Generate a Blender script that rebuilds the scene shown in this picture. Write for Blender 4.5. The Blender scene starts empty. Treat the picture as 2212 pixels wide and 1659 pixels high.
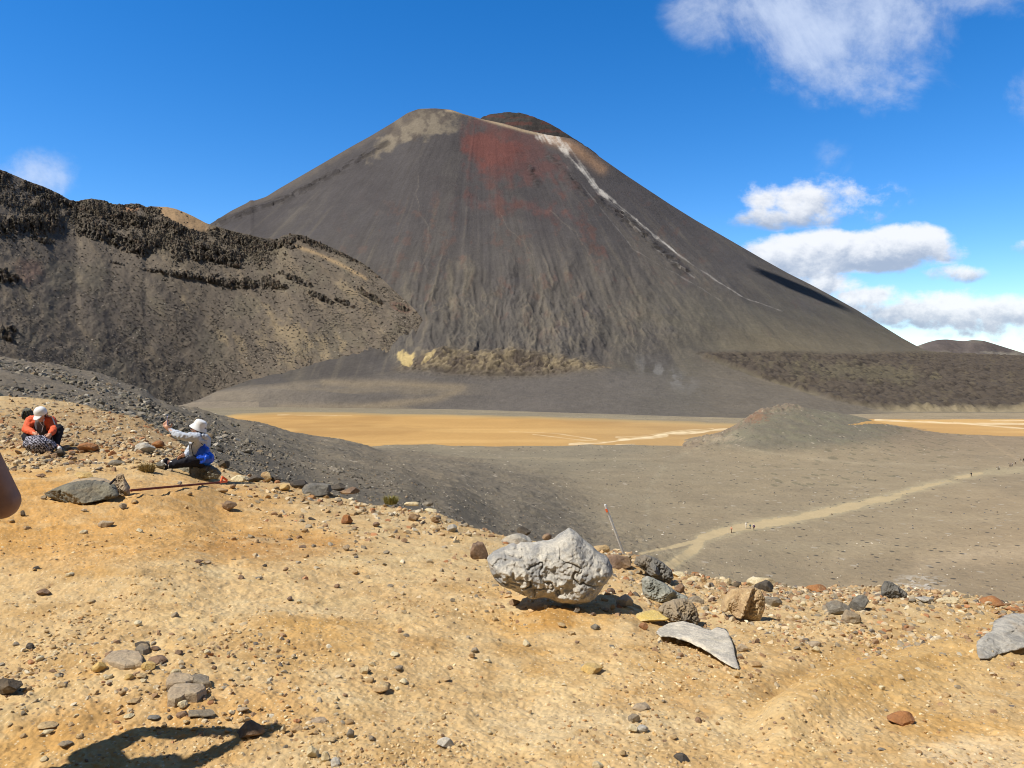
import bpy, bmesh, math, random
import numpy as np
from mathutils import Vector, Matrix
from mathutils.bvhtree import BVHTree

scene = bpy.context.scene
COL = scene.collection
# ------------------------------------------------------------------ camera
F = 1597.0                 # focal length in the units of a 2212 x 1659 view of the photograph
CX, HY = 1106.0, 790.0     # optical axis column, horizon row
cam_d = bpy.data.cameras.new("camera")
cam = bpy.data.objects.new("camera", cam_d)
COL.objects.link(cam)
cam_d.sensor_width = 36.0
cam_d.lens = 36.0 * F / 2212.0
cam_d.shift_y = -(829.5 - HY) / 2212.0
cam_d.clip_start = 0.05
cam_d.clip_end = 60000
cam.location = (0, 0, 0)
cam.rotation_euler = (math.radians(90), 0, 0)
scene.camera = cam
# ------------------------------------------------------------------ sun
SUN_EL = math.radians(54)
SUN_SHADOW = math.radians(24)      # shadows run to the right and a little away
sd = Vector((math.cos(SUN_SHADOW) * math.cos(SUN_EL), math.sin(SUN_SHADOW) * math.cos(SUN_EL), -math.sin(SUN_EL)))
sun_d = bpy.data.lights.new("sun", 'SUN')
sun_d.energy = 5.0
sun_d.angle = math.radians(0.53)
sun_d.color = (1.0, 0.955, 0.88)
sun = bpy.data.objects.new("sun", sun_d)
COL.objects.link(sun)
sun.rotation_euler = sd.to_track_quat('-Z', 'Y').to_euler()
sun.location = (-50, -20, 80)
scene.view_settings.view_transform = 'Standard'
scene.view_settings.look = 'None'
scene.view_settings.exposure = 0.08
scene.view_settings.gamma = 1.0
scene.cycles.pixel_filter_type = 'BLACKMAN_HARRIS'
scene.cycles.filter_width = 1.0
scene.cycles.max_bounces = 5
scene.cycles.diffuse_bounces = 3
# ------------------------------------------------------------------ sky
world = bpy.data.worlds.new("World")
scene.world = world
world.use_nodes = True
nt = world.node_tree
nt.nodes.clear()
class NB:
    """tiny node builder"""
    def __init__(s, tree): s.t = tree
    def n(s, typ, **kw):
        nd = s.t.nodes.new(typ)
        for k, v in kw.items(): setattr(nd, k, v)
        return nd
    def put(s, sock, v):
        if hasattr(v, 'is_output'): s.t.links.new(v, sock)
        elif isinstance(v, (tuple, list)) and len(v) == 3 and sock.type == 'RGBA': sock.default_value = (*v, 1)
        else: sock.default_value = v
    def m(s, op, a, b=0.0, c=0.0, clamp=False):
        nd = s.n('ShaderNodeMath', operation=op, use_clamp=clamp)
        s.put(nd.inputs[0], a); s.put(nd.inputs[1], b); s.put(nd.inputs[2], c)
        return nd.outputs[0]
    def rng(s, v, a, b, c=0.0, d=1.0, smooth=True):
        nd = s.n('ShaderNodeMapRange', interpolation_type='SMOOTHSTEP' if smooth else 'LINEAR')
        for i, q in enumerate((v, a, b, c, d)): s.put(nd.inputs[i], q)
        return nd.outputs[0]
    def mix(s, f, a, b, blend='MIX'):
        nd = s.n('ShaderNodeMix', data_type='RGBA', blend_type=blend)
        s.put(nd.inputs[0], f); s.put(nd.inputs[6], a); s.put(nd.inputs[7], b)
        return nd.outputs[2]
    def noise(s, vec, scale, detail=6, rough=0.55, dist=0.0):
        nd = s.n('ShaderNodeTexNoise')
        if vec is not None: s.put(nd.inputs['Vector'], vec)
        nd.inputs['Scale'].default_value = scale; nd.inputs['Detail'].default_value = detail
        nd.inputs['Roughness'].default_value = rough; nd.inputs['Distortion'].default_value = dist
        return nd.outputs[0]
    def comb(s, x, y, z):
        nd = s.n('ShaderNodeCombineXYZ'); s.put(nd.inputs[0], x); s.put(nd.inputs[1], y); s.put(nd.inputs[2], z)
        return nd.outputs[0]
W = NB(nt)
sky = W.n('ShaderNodeTexSky', sky_type='NISHITA', sun_disc=False)
sky.sun_elevation = SUN_EL
sky.sun_rotation = math.atan2(-sd.x, -sd.y)
sky.altitude = 1700; sky.air_density = 1.0; sky.dust_density = 0.25; sky.ozone_density = 3.0
hs = W.n('ShaderNodeHueSaturation')
hs.inputs['Hue'].default_value = 0.505; hs.inputs['Saturation'].default_value = 1.37; hs.inputs['Value'].default_value = 1.80
nt.links.new(sky.outputs[0], hs.inputs['Color'])
gm = W.n('ShaderNodeGamma'); gm.inputs[1].default_value = 1.0
nt.links.new(hs.outputs[0], gm.inputs[0])
tc = W.n('ShaderNodeTexCoord')
sp = W.n('ShaderNodeSeparateXYZ'); nt.links.new(tc.outputs['Generated'], sp.inputs[0])
yy = W.m('MAXIMUM', sp.outputs[1], 0.05)
U = W.m('DIVIDE', sp.outputs[0], yy); V = W.m('DIVIDE', sp.outputs[2], yy)
# warp so cloud edges are ragged
wv = W.comb(W.m('MULTIPLY', U, 1.0), W.m('MULTIPLY', V, 1.35), 0.0)
nA = W.noise(wv, 8.5, 12, 0.60, 0.15)
nB = W.noise(wv, 34.0, 8, 0.62, 0.1)
wisp = W.noise(W.comb(W.m('MULTIPLY', U, 1.0), V, 3.7), 6.0, 12, 0.62, 0.45)
def ell(cx, cy, rx, ry, amp=1.0):
    a = W.m('DIVIDE', W.m('SUBTRACT', U, (cx - CX) / F), rx / F)
    b = W.m('DIVIDE', W.m('SUBTRACT', V, (HY - cy) / F), ry / F)
    q = W.m('ADD', W.m('MULTIPLY', a, a), W.m('MULTIPLY', b, b))
    return W.m('MULTIPLY', W.m('MAXIMUM', W.m('SUBTRACT', 1.0, q), 0.0), amp)
ELL = []
def cell(cx, cy, rx, ry, amp=1.0):
    e = ell(cx, cy, rx, ry, amp); b = W.m('DIVIDE', W.m('SUBTRACT', V, (HY - cy) / F), ry / F)
    ELL.append((e, W.m('MULTIPLY', e, b))); return e
def mx(lst):
    r = lst[0]
    for q in lst[1:]: r = W.m('MAXIMUM', r, q)
    return r
# cumulus rows (crisper) and thin high wisps (soft)
cum = mx([cell(1765, 436, 235, 72, .82), cell(1670, 470, 130, 40, .8), cell(1880, 462, 110, 36, .6), cell(1850, 545, 270, 62, 1.5), cell(1700, 555, 150, 60, 1.4), cell(1960, 525, 130, 58, 1.5), cell(1800, 610, 120, 40, .9), cell(2040, 592, 110, 30, .8),
          cell(1880, 640, 150, 40, .85), cell(2020, 668, 270, 60, .95), cell(2190, 682, 150, 62, .95), cell(2110, 722, 240, 18, .4),
          cell(2230, 535, 60, 25, .6), cell(2300, 690, 300, 70, 1.0), cell(-300, 520, 260, 90, 1.0), cell(2600, 560, 260, 80, 1.0)])
wis = mx([ell(1610, 35, 215, 130, 1.25), ell(1700, 95, 215, 120, 1.05), ell(1905, 55, 240, 170, 1.15), ell(1870, 160, 190, 120, .9), ell(2060, 120, 130, 120, .45), ell(2110, -15, 200, 85, .95),
          ell(1805, 345, 62, 62, .42), ell(2230, 210, 90, 80, .62), ell(75, 388, 150, 82, 1.0), ell(20, 370, 110, 60, .8)])
cd = W.m('ADD', W.m('ADD', cum, W.m('MULTIPLY', W.m('SUBTRACT', nA, 0.5), 2.3)), W.m('MULTIPLY', W.m('SUBTRACT', nB, 0.5), 0.8))
cden = W.m('MULTIPLY', W.rng(cd, 0.26, 0.86), W.m('MULTIPLY', W.rng(cum, 0.02, 0.35), 0.93))
wd = W.m('ADD', W.m('ADD', wis, W.m('MULTIPLY', W.m('SUBTRACT', wisp, 0.5), 3.1)), W.m('MULTIPLY', W.m('SUBTRACT', nB, 0.5), 0.3))
wden = W.m('MULTIPLY', W.m('MULTIPLY', W.rng(wd, 0.15, 1.55), W.rng(wis, 0.0, 0.35)), 0.80)
den = W.m('MAXIMUM', cden, wden)
den = W.m('MULTIPLY', den, W.rng(sp.outputs[1], 0.05, 0.2))
# brightness: tops lit, undersides greyer
hs_, ws_ = ELL[0][1], ELL[0][0]
for e_, be_ in ELL[1:]: hs_ = W.m('ADD', hs_, be_); ws_ = W.m('ADD', ws_, e_)
hgt = W.m('DIVIDE', hs_, W.m('MAXIMUM', ws_, 0.02))
wv2 = W.comb(W.m('ADD', U, 0.006), W.m('MULTIPLY', W.m('SUBTRACT', V, 0.010), 1.35), 0.0)
nC = W.noise(wv2, 8.5, 12, 0.60, 0.15)
puff = W.m('MULTIPLY', W.m('SUBTRACT', nC, nA), 3.2)
lit = W.rng(W.m('ADD', W.m('ADD', hgt, puff), W.m('MULTIPLY', W.m('SUBTRACT', nB, 0.5), 0.8)), -0.75, 0.45)
ccol = W.mix(lit, (3.9, 4.6, 5.9), (9.3, 9.4, 9.6))
ccol = W.mix(W.rng(wden, 0.1, 0.8), ccol, (7.0, 7.9, 9.6))
# faint milky band near the horizon
hz = W.rng(V, 0.13, -0.01)
skyc = W.mix(W.m('MULTIPLY', hz, 0.25), gm.outputs[0], (4.6, 6.6, 8.6))
# unseen sky dimmed and greyed sunward, overhead and behind, to weaken blue shadow fill
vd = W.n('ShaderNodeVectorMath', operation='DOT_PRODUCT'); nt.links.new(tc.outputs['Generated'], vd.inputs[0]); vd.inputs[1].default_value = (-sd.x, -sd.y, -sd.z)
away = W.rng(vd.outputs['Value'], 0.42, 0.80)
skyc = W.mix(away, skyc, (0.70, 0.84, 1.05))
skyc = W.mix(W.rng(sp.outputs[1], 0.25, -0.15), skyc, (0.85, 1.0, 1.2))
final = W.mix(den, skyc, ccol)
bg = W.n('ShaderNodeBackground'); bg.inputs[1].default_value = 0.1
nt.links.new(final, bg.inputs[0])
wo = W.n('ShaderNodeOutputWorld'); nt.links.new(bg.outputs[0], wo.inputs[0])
# ------------------------------------------------------------------ helpers: tagging and linking
def tag(o, label=None, cat=None, group=None, kind=None):
    if label: o['label'] = label
    if cat: o['category'] = cat
    if group: o['group'] = group
    if kind: o['kind'] = kind
    return o
def empty(name, loc=(0, 0, 0)):
    o = bpy.data.objects.new(name, None); COL.objects.link(o); o.location = loc
    o.empty_display_size = 0.1
    return o
def link(name, me, mat=None, parent=None, smooth=False):
    o = bpy.data.objects.new(name, me); COL.objects.link(o)
    if mat is not None and len(me.materials) == 0: me.materials.append(mat)
    me.polygons.foreach_set('use_smooth', np.full(len(me.polygons), bool(smooth)))
    if parent is not None:
        o.parent = parent
        o.matrix_parent_inverse = Matrix.Translation(parent.location).inverted()
    return o
def np_mesh(name, V_, Fc, col=None):
    """Fc: (n,k) int array of k-gons"""
    me = bpy.data.meshes.new(name)
    V_ = np.asarray(V_, dtype=np.float32); Fc = np.asarray(Fc, dtype=np.int32)
    k = Fc.shape[1]
    me.vertices.add(len(V_)); me.vertices.foreach_set('co', V_.ravel())
    me.loops.add(Fc.size); me.loops.foreach_set('vertex_index', Fc.ravel())
    me.polygons.add(len(Fc)); me.polygons.foreach_set('loop_start', np.arange(0, Fc.size, k, dtype=np.int32))
    try: me.polygons.foreach_set('loop_total', np.full(len(Fc), k, dtype=np.int32))
    except Exception: pass
    if col is not None:
        a = me.attributes.new('Col', 'FLOAT_COLOR', 'POINT')
        c = np.ones((len(V_), 4), dtype=np.float32); c[:, :3] = col
        a.data.foreach_set('color', c.ravel())
    me.update(calc_edges=True)
    return me
# ------------------------------------------------------------------ numpy noise
def _h(ix, iy, iz, seed):
    with np.errstate(over='ignore'):
        n = ix.astype(np.uint32) * np.uint32(374761393) + iy.astype(np.uint32) * np.uint32(668265263) + iz.astype(np.uint32) * np.uint32(2147483647 - 5) + np.uint32((seed * 974711 + 12345) & 0xffffffff)
        n = (n ^ (n >> np.uint32(13))) * np.uint32(1274126177)
        n = (n ^ (n >> np.uint32(15))) * np.uint32(2246822519)
        n = n ^ (n >> np.uint32(16))
    return n.astype(np.float32) / np.float32(4294967295.0)
def vn2(x, y, seed=0):
    x = np.asarray(x, dtype=np.float64); y = np.asarray(y, dtype=np.float64)
    fx = np.floor(x); fy = np.floor(y)
    ix = fx.astype(np.int64); iy = fy.astype(np.int64); z = np.zeros_like(ix)
    tx = (x - fx).astype(np.float32); ty = (y - fy).astype(np.float32)
    tx = tx * tx * tx * (tx * (tx * 6 - 15) + 10); ty = ty * ty * ty * (ty * (ty * 6 - 15) + 10)
    a = _h(ix, iy, z, seed); b = _h(ix + 1, iy, z, seed); c = _h(ix, iy + 1, z, seed); d = _h(ix + 1, iy + 1, z, seed)
    return (a + (b - a) * tx) * (1 - ty) + (c + (d - c) * tx) * ty
def fbm(x, y, octv=4, seed=0, rough=0.5):
    s = 0; a = 1.0; t = 0; f = 1.0
    for i in range(octv):
        ca, sa = math.cos(i * 1.1), math.sin(i * 1.1)
        s = s + a * (vn2((x * ca - y * sa) * f + 17.3 * i, (x * sa + y * ca) * f - 9.1 * i, seed + i) * 2 - 1)
        t += a; a *= rough; f *= 2.03
    return s / t * 1.4
def vn3(p, seed=0):
    f = np.floor(p); i = f.astype(np.int64); t = (p - f).astype(np.float32)
    t = t * t * t * (t * (t * 6 - 15) + 10)
    r = 0
    for dx in (0, 1):
        wx = t[:, 0] if dx else 1 - t[:, 0]
        for dy in (0, 1):
            wy = t[:, 1] if dy else 1 - t[:, 1]
            for dz in (0, 1):
                wz = t[:, 2] if dz else 1 - t[:, 2]
                r = r + wx * wy * wz * _h(i[:, 0] + dx, i[:, 1] + dy, i[:, 2] + dz, seed)
    return r
def fbm3(p, octv=4, seed=0, rough=0.5):
    s = 0; a = 1; t = 0; f = 1.0
    for i in range(octv):
        s = s + a * (vn3(p * f + 13.7 * i, seed + i) * 2 - 1); t += a; a *= rough; f *= 2.07
    return s / t * 1.4
def worley(x, y, seed=0):
    fx = np.floor(x); fy = np.floor(y)
    f1 = np.full(x.shape, 9.0, np.float32); f2 = f1.copy(); cid = np.zeros(x.shape, np.float32)
    for dx in (-1, 0, 1):
        for dy in (-1, 0, 1):
            ix = (fx + dx).astype(np.int64); iy = (fy + dy).astype(np.int64); z = np.zeros_like(ix)
            px = fx + dx + _h(ix, iy, z, seed); py = fy + dy + _h(ix, iy, z, seed + 7)
            d = np.hypot(px - x, py - y).astype(np.float32)
            c = _h(ix, iy, z, seed + 19)
            n1 = d < f1
            f2 = np.where(n1, f1, np.minimum(f2, d)); cid = np.where(n1, c, cid); f1 = np.where(n1, d, f1)
    return f1, f2, cid
def sst(x, a, b):
    t = np.clip((x - a) / (b - a), 0, 1); return t * t * (3 - 2 * t)
def ellm(x, y, cx, cy, rx, ry, rot=0.0):
    c, s = math.cos(math.radians(rot)), math.sin(math.radians(rot))
    dx = x - cx; dy = y - cy
    return np.clip(1.3 - np.hypot((dx * c + dy * s) / rx, (-dx * s + dy * c) / ry), 0, 1)
def pdist(x, y, pts):
    """distance to a polyline and the running fraction along it"""
    best = np.full(x.shape, 1e9); tt = np.zeros(x.shape); n = len(pts) - 1
    for i in range(n):
        (ax, ay), (bx, by) = pts[i][:2], pts[i + 1][:2]
        dx, dy = bx - ax, by - ay
        t = np.clip(((x - ax) * dx + (y - ay) * dy) / (dx * dx + dy * dy + 1e-9), 0, 1)
        d = np.hypot(x - ax - t * dx, y - ay - t * dy)
        m = d < best; best = np.where(m, d, best); tt = np.where(m, (i + t) / n, tt)
    return best, tt
def blend(c, m, new):
    m = np.clip(m, 0, 1)[..., None]
    return c * (1 - m) + np.asarray(new, dtype=float) * m
# ------------------------------------------------------------------ lofted terrain sheets
def rail(xs, pts, sm=0.0):
    p = np.array(pts, dtype=float)
    if sm <= 0: return np.interp(xs, p[:, 0], p[:, 1])
    dx = 4.0
    g = np.arange(xs.min() - 6 * sm, xs.max() + 6 * sm, dx); v = np.interp(g, p[:, 0], p[:, 1])
    k = np.exp(-0.5 * (np.arange(-int(3 * sm / dx), int(3 * sm / dx) + 1) * dx / sm) ** 2); k /= k.sum()
    w = np.convolve(np.pad(v, len(k) // 2, mode='edge'), k, mode='valid')
    return np.interp(xs, g, w)
class Sheet:
    pass
def loft(x0, x1, nx, rails, segs):
    """rails: list of (y rows in view units, forward distance) arrays over xs; segs: list of (rows, mode)"""
    xs = np.linspace(x0, x1, nx)
    Rs = []
    for (yp, Yp, sm) in rails:
        y = rail(xs, yp, sm) if not callable(yp) else yp(xs)
        Y = rail(xs, Yp, 55.0 if x0 == -500 and x1 == 990 else 25.0) if not callable(Yp) else Yp(xs)
        Rs.append((y, Y))
    rowY = []; rowZ = []
    for k, (n, mode) in enumerate(segs):
        (ya, Ya), (yb, Yb) = Rs[k], Rs[k + 1]
        za = (HY - ya) * Ya / F; zb = (HY - yb) * Yb / F
        last = k == len(segs) - 1
        for s in np.linspace(0, 1, n + 1)[: n + 1 if last else n]:
            if mode == 'persp':
                y = ya + (yb - ya) * s
                Y = 1.0 / (1.0 / Ya + (1.0 / Yb - 1.0 / Ya) * s)
                rowY.append(Y); rowZ.append((HY - y) * Y / F)
            else:
                p = 0.0 if mode == 'lin' else mode
                rowY.append(Ya + (Yb - Ya) * s); rowZ.append(za + (zb - za) * ((1 - p) * s + p * s * s))
    S = Sheet()
    S.Y = np.array(rowY); S.Z = np.array(rowZ); S.px = np.broadcast_to(xs, S.Y.shape).copy()
    S.X = (S.px - CX) / F * S.Y
    S.py = HY - F * S.Z / S.Y
    return S
def grid_faces(nr, nc):
    i = np.arange(nr * nc, dtype=np.int32).reshape(nr, nc)
    return np.stack([i[:-1, :-1], i[:-1, 1:], i[1:, 1:], i[1:, :-1]], axis=-1).reshape(-1, 4)
def sheet_mesh(name, S, col, sel=None, smooth=True):
    V_ = np.stack([S.X, S.Y, S.Z], axis=-1).reshape(-1, 3)
    Fc = grid_faces(*S.X.shape)
    c = col.reshape(-1, 3)
    if sel is not None:
        Fc = Fc[sel.reshape(-1)]
        used = np.unique(Fc); mp = np.full(len(V_), -1, np.int32); mp[used] = np.arange(len(used), dtype=np.int32)
        V_ = V_[used]; c = c[used]; Fc = mp[Fc]
    me = np_mesh(name, V_, Fc, c)
    return me
def face_avg(a): return 0.25 * (a[:-1, :-1] + a[1:, :-1] + a[:-1, 1:] + a[1:, 1:])
# ------------------------------------------------------------------ materials
def col_mat(name, vary=0.35, s1=1.0, s2=8.0, bump=0.4, bdist=0.05, bs=(3.0, 20.0), rough=0.95, spots=None, tint=None, stretch=None):
    """vertex-colour surface with two noise scales of tone change and a bump; scales are per metre"""
    m = bpy.data.materials.new(name); m.use_nodes = True
    t = m.node_tree; B = NB(t); bs_ = t.nodes['Principled BSDF']
    at = B.n('ShaderNodeAttribute', attribute_name='Col')
    tcn = B.n('ShaderNodeTexCoord'); v = tcn.outputs['Object']
    n1 = B.noise(v, s1, 6, 0.6); n2 = B.noise(v, s2, 5, 0.65)
    f = B.m('ADD', B.m('MULTIPLY', B.m('SUBTRACT', n1, 0.5), vary * 2.0), B.m('MULTIPLY', B.m('SUBTRACT', n2, 0.5), vary * 2.4))
    f = B.m('MAXIMUM', B.m('ADD', f, 1.0), 0.15)
    gr = B.n('ShaderNodeCombineColor'); [t.links.new(f, gr.inputs[i]) for i in range(3)]
    c = B.mix(1.0, at.outputs['Color'], gr.outputs[0], 'MULTIPLY')
    if spots:
        for (sc, th, cc, amt) in spots:
            vo = B.n('ShaderNodeTexVoronoi'); t.links.new(v, vo.inputs['Vector']); vo.inputs['Scale'].default_value = sc
            sx = B.n('ShaderNodeSeparateColor'); t.links.new(vo.outputs['Color'], sx.inputs[0])
            k = B.m('MULTIPLY', B.rng(vo.outputs['Distance'], 0.36, 0.22), B.rng(sx.outputs[0], th, th + 0.03))
            c = B.mix(B.m('MULTIPLY', k, amt), c, cc)
    t.links.new(c, bs_.inputs['Base Color'])
    bs_.inputs['Roughness'].default_value = rough
    bs_.inputs['Specular IOR Level'].default_value = 0.15
    h = B.m('ADD', B.noise(v, bs[0], 8, 0.65), B.m('MULTIPLY', B.noise(v, bs[1], 6, 0.7), 0.4))
    bp = B.n('ShaderNodeBump'); bp.inputs['Strength'].default_value = bump; bp.inputs['Distance'].default_value = bdist
    t.links.new(h, bp.inputs['Height']); t.links.new(bp.outputs[0], bs_.inputs['Normal'])
    return m
def flat_mat(name, c, rough=0.8, noise=0.15, ns=40.0, bump=0.0, spec=0.3, metal=0.0, sss=0.0):
    m = bpy.data.materials.new(name); m.use_nodes = True
    t = m.node_tree; B = NB(t); b = t.nodes['Principled BSDF']
    tcn = B.n('ShaderNodeTexCoord')
    n = B.noise(tcn.outputs['Object'], ns, 5, 0.6)
    dk = tuple(q * (1 - noise) for q in c); lt = tuple(min(1, q * (1 + noise)) for q in c)
    t.links.new(B.mix(B.rng(n, 0.3, 0.7), dk, lt), b.inputs['Base Color'])
    b.inputs['Roughness'].default_value = rough; b.inputs['Specular IOR Level'].default_value = spec
    b.inputs['Metallic'].default_value = metal
    if bump:
        bp = B.n('ShaderNodeBump'); bp.inputs['Strength'].default_value = bump; bp.inputs['Distance'].default_value = 0.01
        t.links.new(n, bp.inputs['Height']); t.links.new(bp.outputs[0], b.inputs['Normal'])
    return m
def rock_mat(name, a, b_, c_, s=1.0, veins=0.5, dust=(0.42, 0.29, 0.14), dusty=0.35):
    """mottled rock: body a, patches b_, fine marks c_, dust low on the rock"""
    m = bpy.data.materials.new(name); m.use_nodes = True
    t = m.node_tree; B = NB(t); bs_ = t.nodes['Principled BSDF']
    g = B.n('ShaderNodeNewGeometry'); v = g.outputs['Position']
    n1 = B.noise(v, 5.0 * s, 7, 0.62, 0.5); n2 = B.noise(v, 16.0 * s, 6, 0.65); n3 = B.noise(v, 60.0 * s, 5, 0.7)
    c = B.mix(B.rng(n1, 0.42, 0.60), a, b_)
    c = B.mix(B.m('MULTIPLY', B.rng(n2, 0.54, 0.66), veins), c, c_)
    f = B.m('MAXIMUM', B.m('ADD', B.m('MULTIPLY', B.m('SUBTRACT', n3, 0.5), 1.1), 1.0), 0.3)
    gr = B.n('ShaderNodeCombineColor'); [t.links.new(f, gr.inputs[i]) for i in range(3)]
    c = B.mix(1.0, c, gr.outputs[0], 'MULTIPLY')
    c = B.mix(B.m('MULTIPLY', B.rng(B.noise(v, 3.1 * s, 5, 0.6, 0.3), 0.5, 0.66), dusty), c, dust)
    t.links.new(c, bs_.inputs['Base Color'])
    bs_.inputs['Roughness'].default_value = 0.9; bs_.inputs['Specular IOR Level'].default_value = 0.2
    h = B.m('ADD', B.noise(v, 22.0 * s, 8, 0.7), B.m('MULTIPLY', B.noise(v, 7.0 * s, 6, 0.6, 0.4), 1.5))
    bp = B.n('ShaderNodeBump'); bp.inputs['Strength'].default_value = 0.7; bp.inputs['Distance'].default_value = 0.03 / s
    t.links.new(h, bp.inputs['Height']); t.links.new(bp.outputs[0], bs_.inputs['Normal'])
    return m
# ================================================================== THE LAND
# ---- edge of the sandy shelf we stand on
EY = [(-900, 815), (-300, 840), (0, 853), (150, 868), (300, 902), (400, 962), (480, 1014), (600, 1040), (700, 1062), (800, 1084), (950, 1108), (1080, 1152), (1220, 1176), (1350, 1190),
      (1450, 1232), (1600, 1256), (1800, 1266), (2000, 1282), (2212, 1294), (3000, 1300)]
ED = [(-900, 34), (-300, 31), (0, 27), (150, 25), (300, 20), (400, 15.5), (480, 13.6), (600, 12.5), (700, 11.8), (800, 11.2), (950, 10.6), (1080, 9.6), (1220, 9.0), (1350, 8.6),
      (1450, 8.2), (1600, 7.9), (1800, 7.8), (2000, 7.8), (3000, 7.8)]
f1 = lambda v: (lambda xs: np.full(xs.shape, float(v)))
eY = lambda xs: rail(xs, ED, 25.0)
eyy = lambda xs: rail(xs, EY, 10.0)
def below(dist, drop):           # a rail behind the edge: dist further on, drop metres lower
    def yf(xs):
        Y0 = eY(xs); z = (HY - eyy(xs)) * Y0 / F - drop
        return HY - F * z / (Y0 + dist)
    return yf, (lambda xs: eY(xs) + dist)
b1 = below(1.5, 0.75); b2 = below(30, 19)
fg = loft(-700, 2900, 1300, [([(0, 2900)], f1(1.15), 0), (f1(1663), f1(2.87), 0), (eyy, eY, 0), (*b1, 0), (*b2, 0)],
          [(70, 'persp'), (430, 'persp'), (30, 'lin'), (20, 'lin')])
X, Y, px, py = fg.X, fg.Y, fg.px, fg.py
near = 1.0 / (1.0 + (Y / 9.0) ** 2)
fade = np.clip(Y / 4.0, 0.3, 2.0)
fg.Z += 0.035 * fade * fbm(X * 0.7, Y * 0.7, 4, 3) + 0.014 * fbm(X * 4, Y * 4, 4, 5) + 0.0085 * fbm(X * 18, Y * 18, 4, 9, 0.6) + 0.0038 * fbm(X * 60, Y * 60, 2, 12)
w1, w2, wc = worley(X * 13, Y * 13, 4)
fg.Z += 0.008 * np.clip(0.42 - w1, 0, 1) / 0.42 * (wc > 0.55) * sst(vn2(X * 1.3, Y * 1.3, 8), 0.35, 0.7)
# worn gully of the track on the right, and the little scoops in the sand
d_, t_ = pdist(px, py, [(1560, 1600), (1640, 1520), (1760, 1440), (1900, 1392), (2050, 1362), (2212, 1335), (2500, 1310)])
fg.Z -= 0.07 * np.exp(-(d_ / 34) ** 2) * sst(px, 1560, 1700)
fg.Z += 0.10 * np.exp(-(pdist(px, py, [(1700, 1560), (1900, 1470), (2212, 1400), (2500, 1370)])[0] / 60) ** 2)
# bare lip and hollow under the big boulder
fg.Z += 0.035 * ellm(px, py, 1195, 1322, 60, 28)
tone = fbm(X * 0.9, Y * 0.9, 5, 21, 0.6); tone2 = fbm(X * 2.6, Y * 2.6, 5, 31, 0.6); tone3 = fbm(X * 0.35 + 4, Y * 0.35, 3, 41)
c = np.empty(X.shape + (3,)); c[:] = (0.56, 0.392, 0.200)
c = blend(c, sst(tone, 0.0, 0.6) * 0.8, (0.545, 0.325, 0.112))                      # orange patches
c = blend(c, sst(tone2, 0.12, 0.62) * 0.65, (0.62, 0.46, 0.245))                    # pale dust
c = blend(c, sst(-tone2, 0.2, 0.7) * 0.5, (0.43, 0.262, 0.10))                     # damp brown
c = blend(c, sst(ellm(px, py, 250, 1130, 620, 130) + tone * 0.3, 0.3, 0.9) * 0.75, (0.56, 0.305, 0.092))
c = blend(c, sst(ellm(px, py, 620, 1180, 420, 40) + tone * 0.4, 0.45, 1.0) * 0.6, (0.40, 0.20, 0.06))
c = blend(c, sst(ellm(px, py, 1250, 1560, 700, 100) + tone * 0.5, 0.5, 1.1) * 0.6, (0.62, 0.495, 0.31))
c = blend(c, sst(ellm(px, py, 1050, 1200, 560, 70) + tone2 * 0.4, 0.5, 1.1) * 0.3, (0.61, 0.48, 0.27))
c = blend(c, sst(ellm(px, py, 2100, 1640, 260, 60) + tone2 * 0.4, 0.4, 1.0) * 0.5, (0.62, 0.50, 0.34))
c = blend(c, sst(ellm(px, py, 450, 1545, 560, 110) + tone * 0.4, 0.5, 1.1) * 0.6, (0.54, 0.30, 0.098))
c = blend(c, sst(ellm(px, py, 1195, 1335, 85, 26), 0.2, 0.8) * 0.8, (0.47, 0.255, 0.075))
c = blend(c, np.exp(-(d_ / 26) ** 2) * 0.5 * sst(px, 1560, 1700), (0.47, 0.28, 0.10))
edge_d = py - eyy(px[0])[None, :]
gravel = np.exp(-np.clip(edge_d, 0, 999) / 55.0) * (0.55 + 0.45 * vn2(X * 3, Y * 3, 51))
c = blend(c, gravel * 0.75, (0.42, 0.33, 0.20))
c = blend(c, sst(ellm(px, py, 200, 930, 460, 70) + tone2 * 0.35, 0.25, 0.85) * 0.85, (0.315, 0.215, 0.115))
c = blend(c, sst(-edge_d, 2, 40), (0.16, 0.14, 0.11))
tone4 = fbm(X * 6.5, Y * 6.5, 4, 45, 0.6); tone5 = fbm(X * 1.6 + 9, Y * 1.6, 5, 46, 0.65)
c = blend(c, sst(tone4, 0.15, 0.7) * 0.30, (0.66, 0.52, 0.31)); c = blend(c, sst(-tone4, 0.15, 0.7) * 0.38, (0.36, 0.225, 0.092))
c = blend(c, sst(tone5, 0.45, 0.95) * 0.35, (0.63, 0.52, 0.33)); c = blend(c, sst(-tone5, 0.38, 0.8) * 0.45, (0.40, 0.22, 0.07))
stk = fbm((px * 0.30 + py) * 0.05, (px - py * 0.30) * 0.006, 4, 48, 0.6); lowr = sst(ellm(px, py, 1980, 1440, 420, 95, -14), 0.1, 0.8)
c = blend(c, lowr * 0.55, (0.53, 0.335, 0.125)); c = blend(c, lowr * sst(stk, 0.1, 0.7) * 0.5, (0.42, 0.25, 0.09)); c = blend(c, lowr * sst(-stk, 0.1, 0.7) * 0.4, (0.62, 0.45, 0.23))
c = c * np.array((0.995, 0.975, 0.92))
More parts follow.
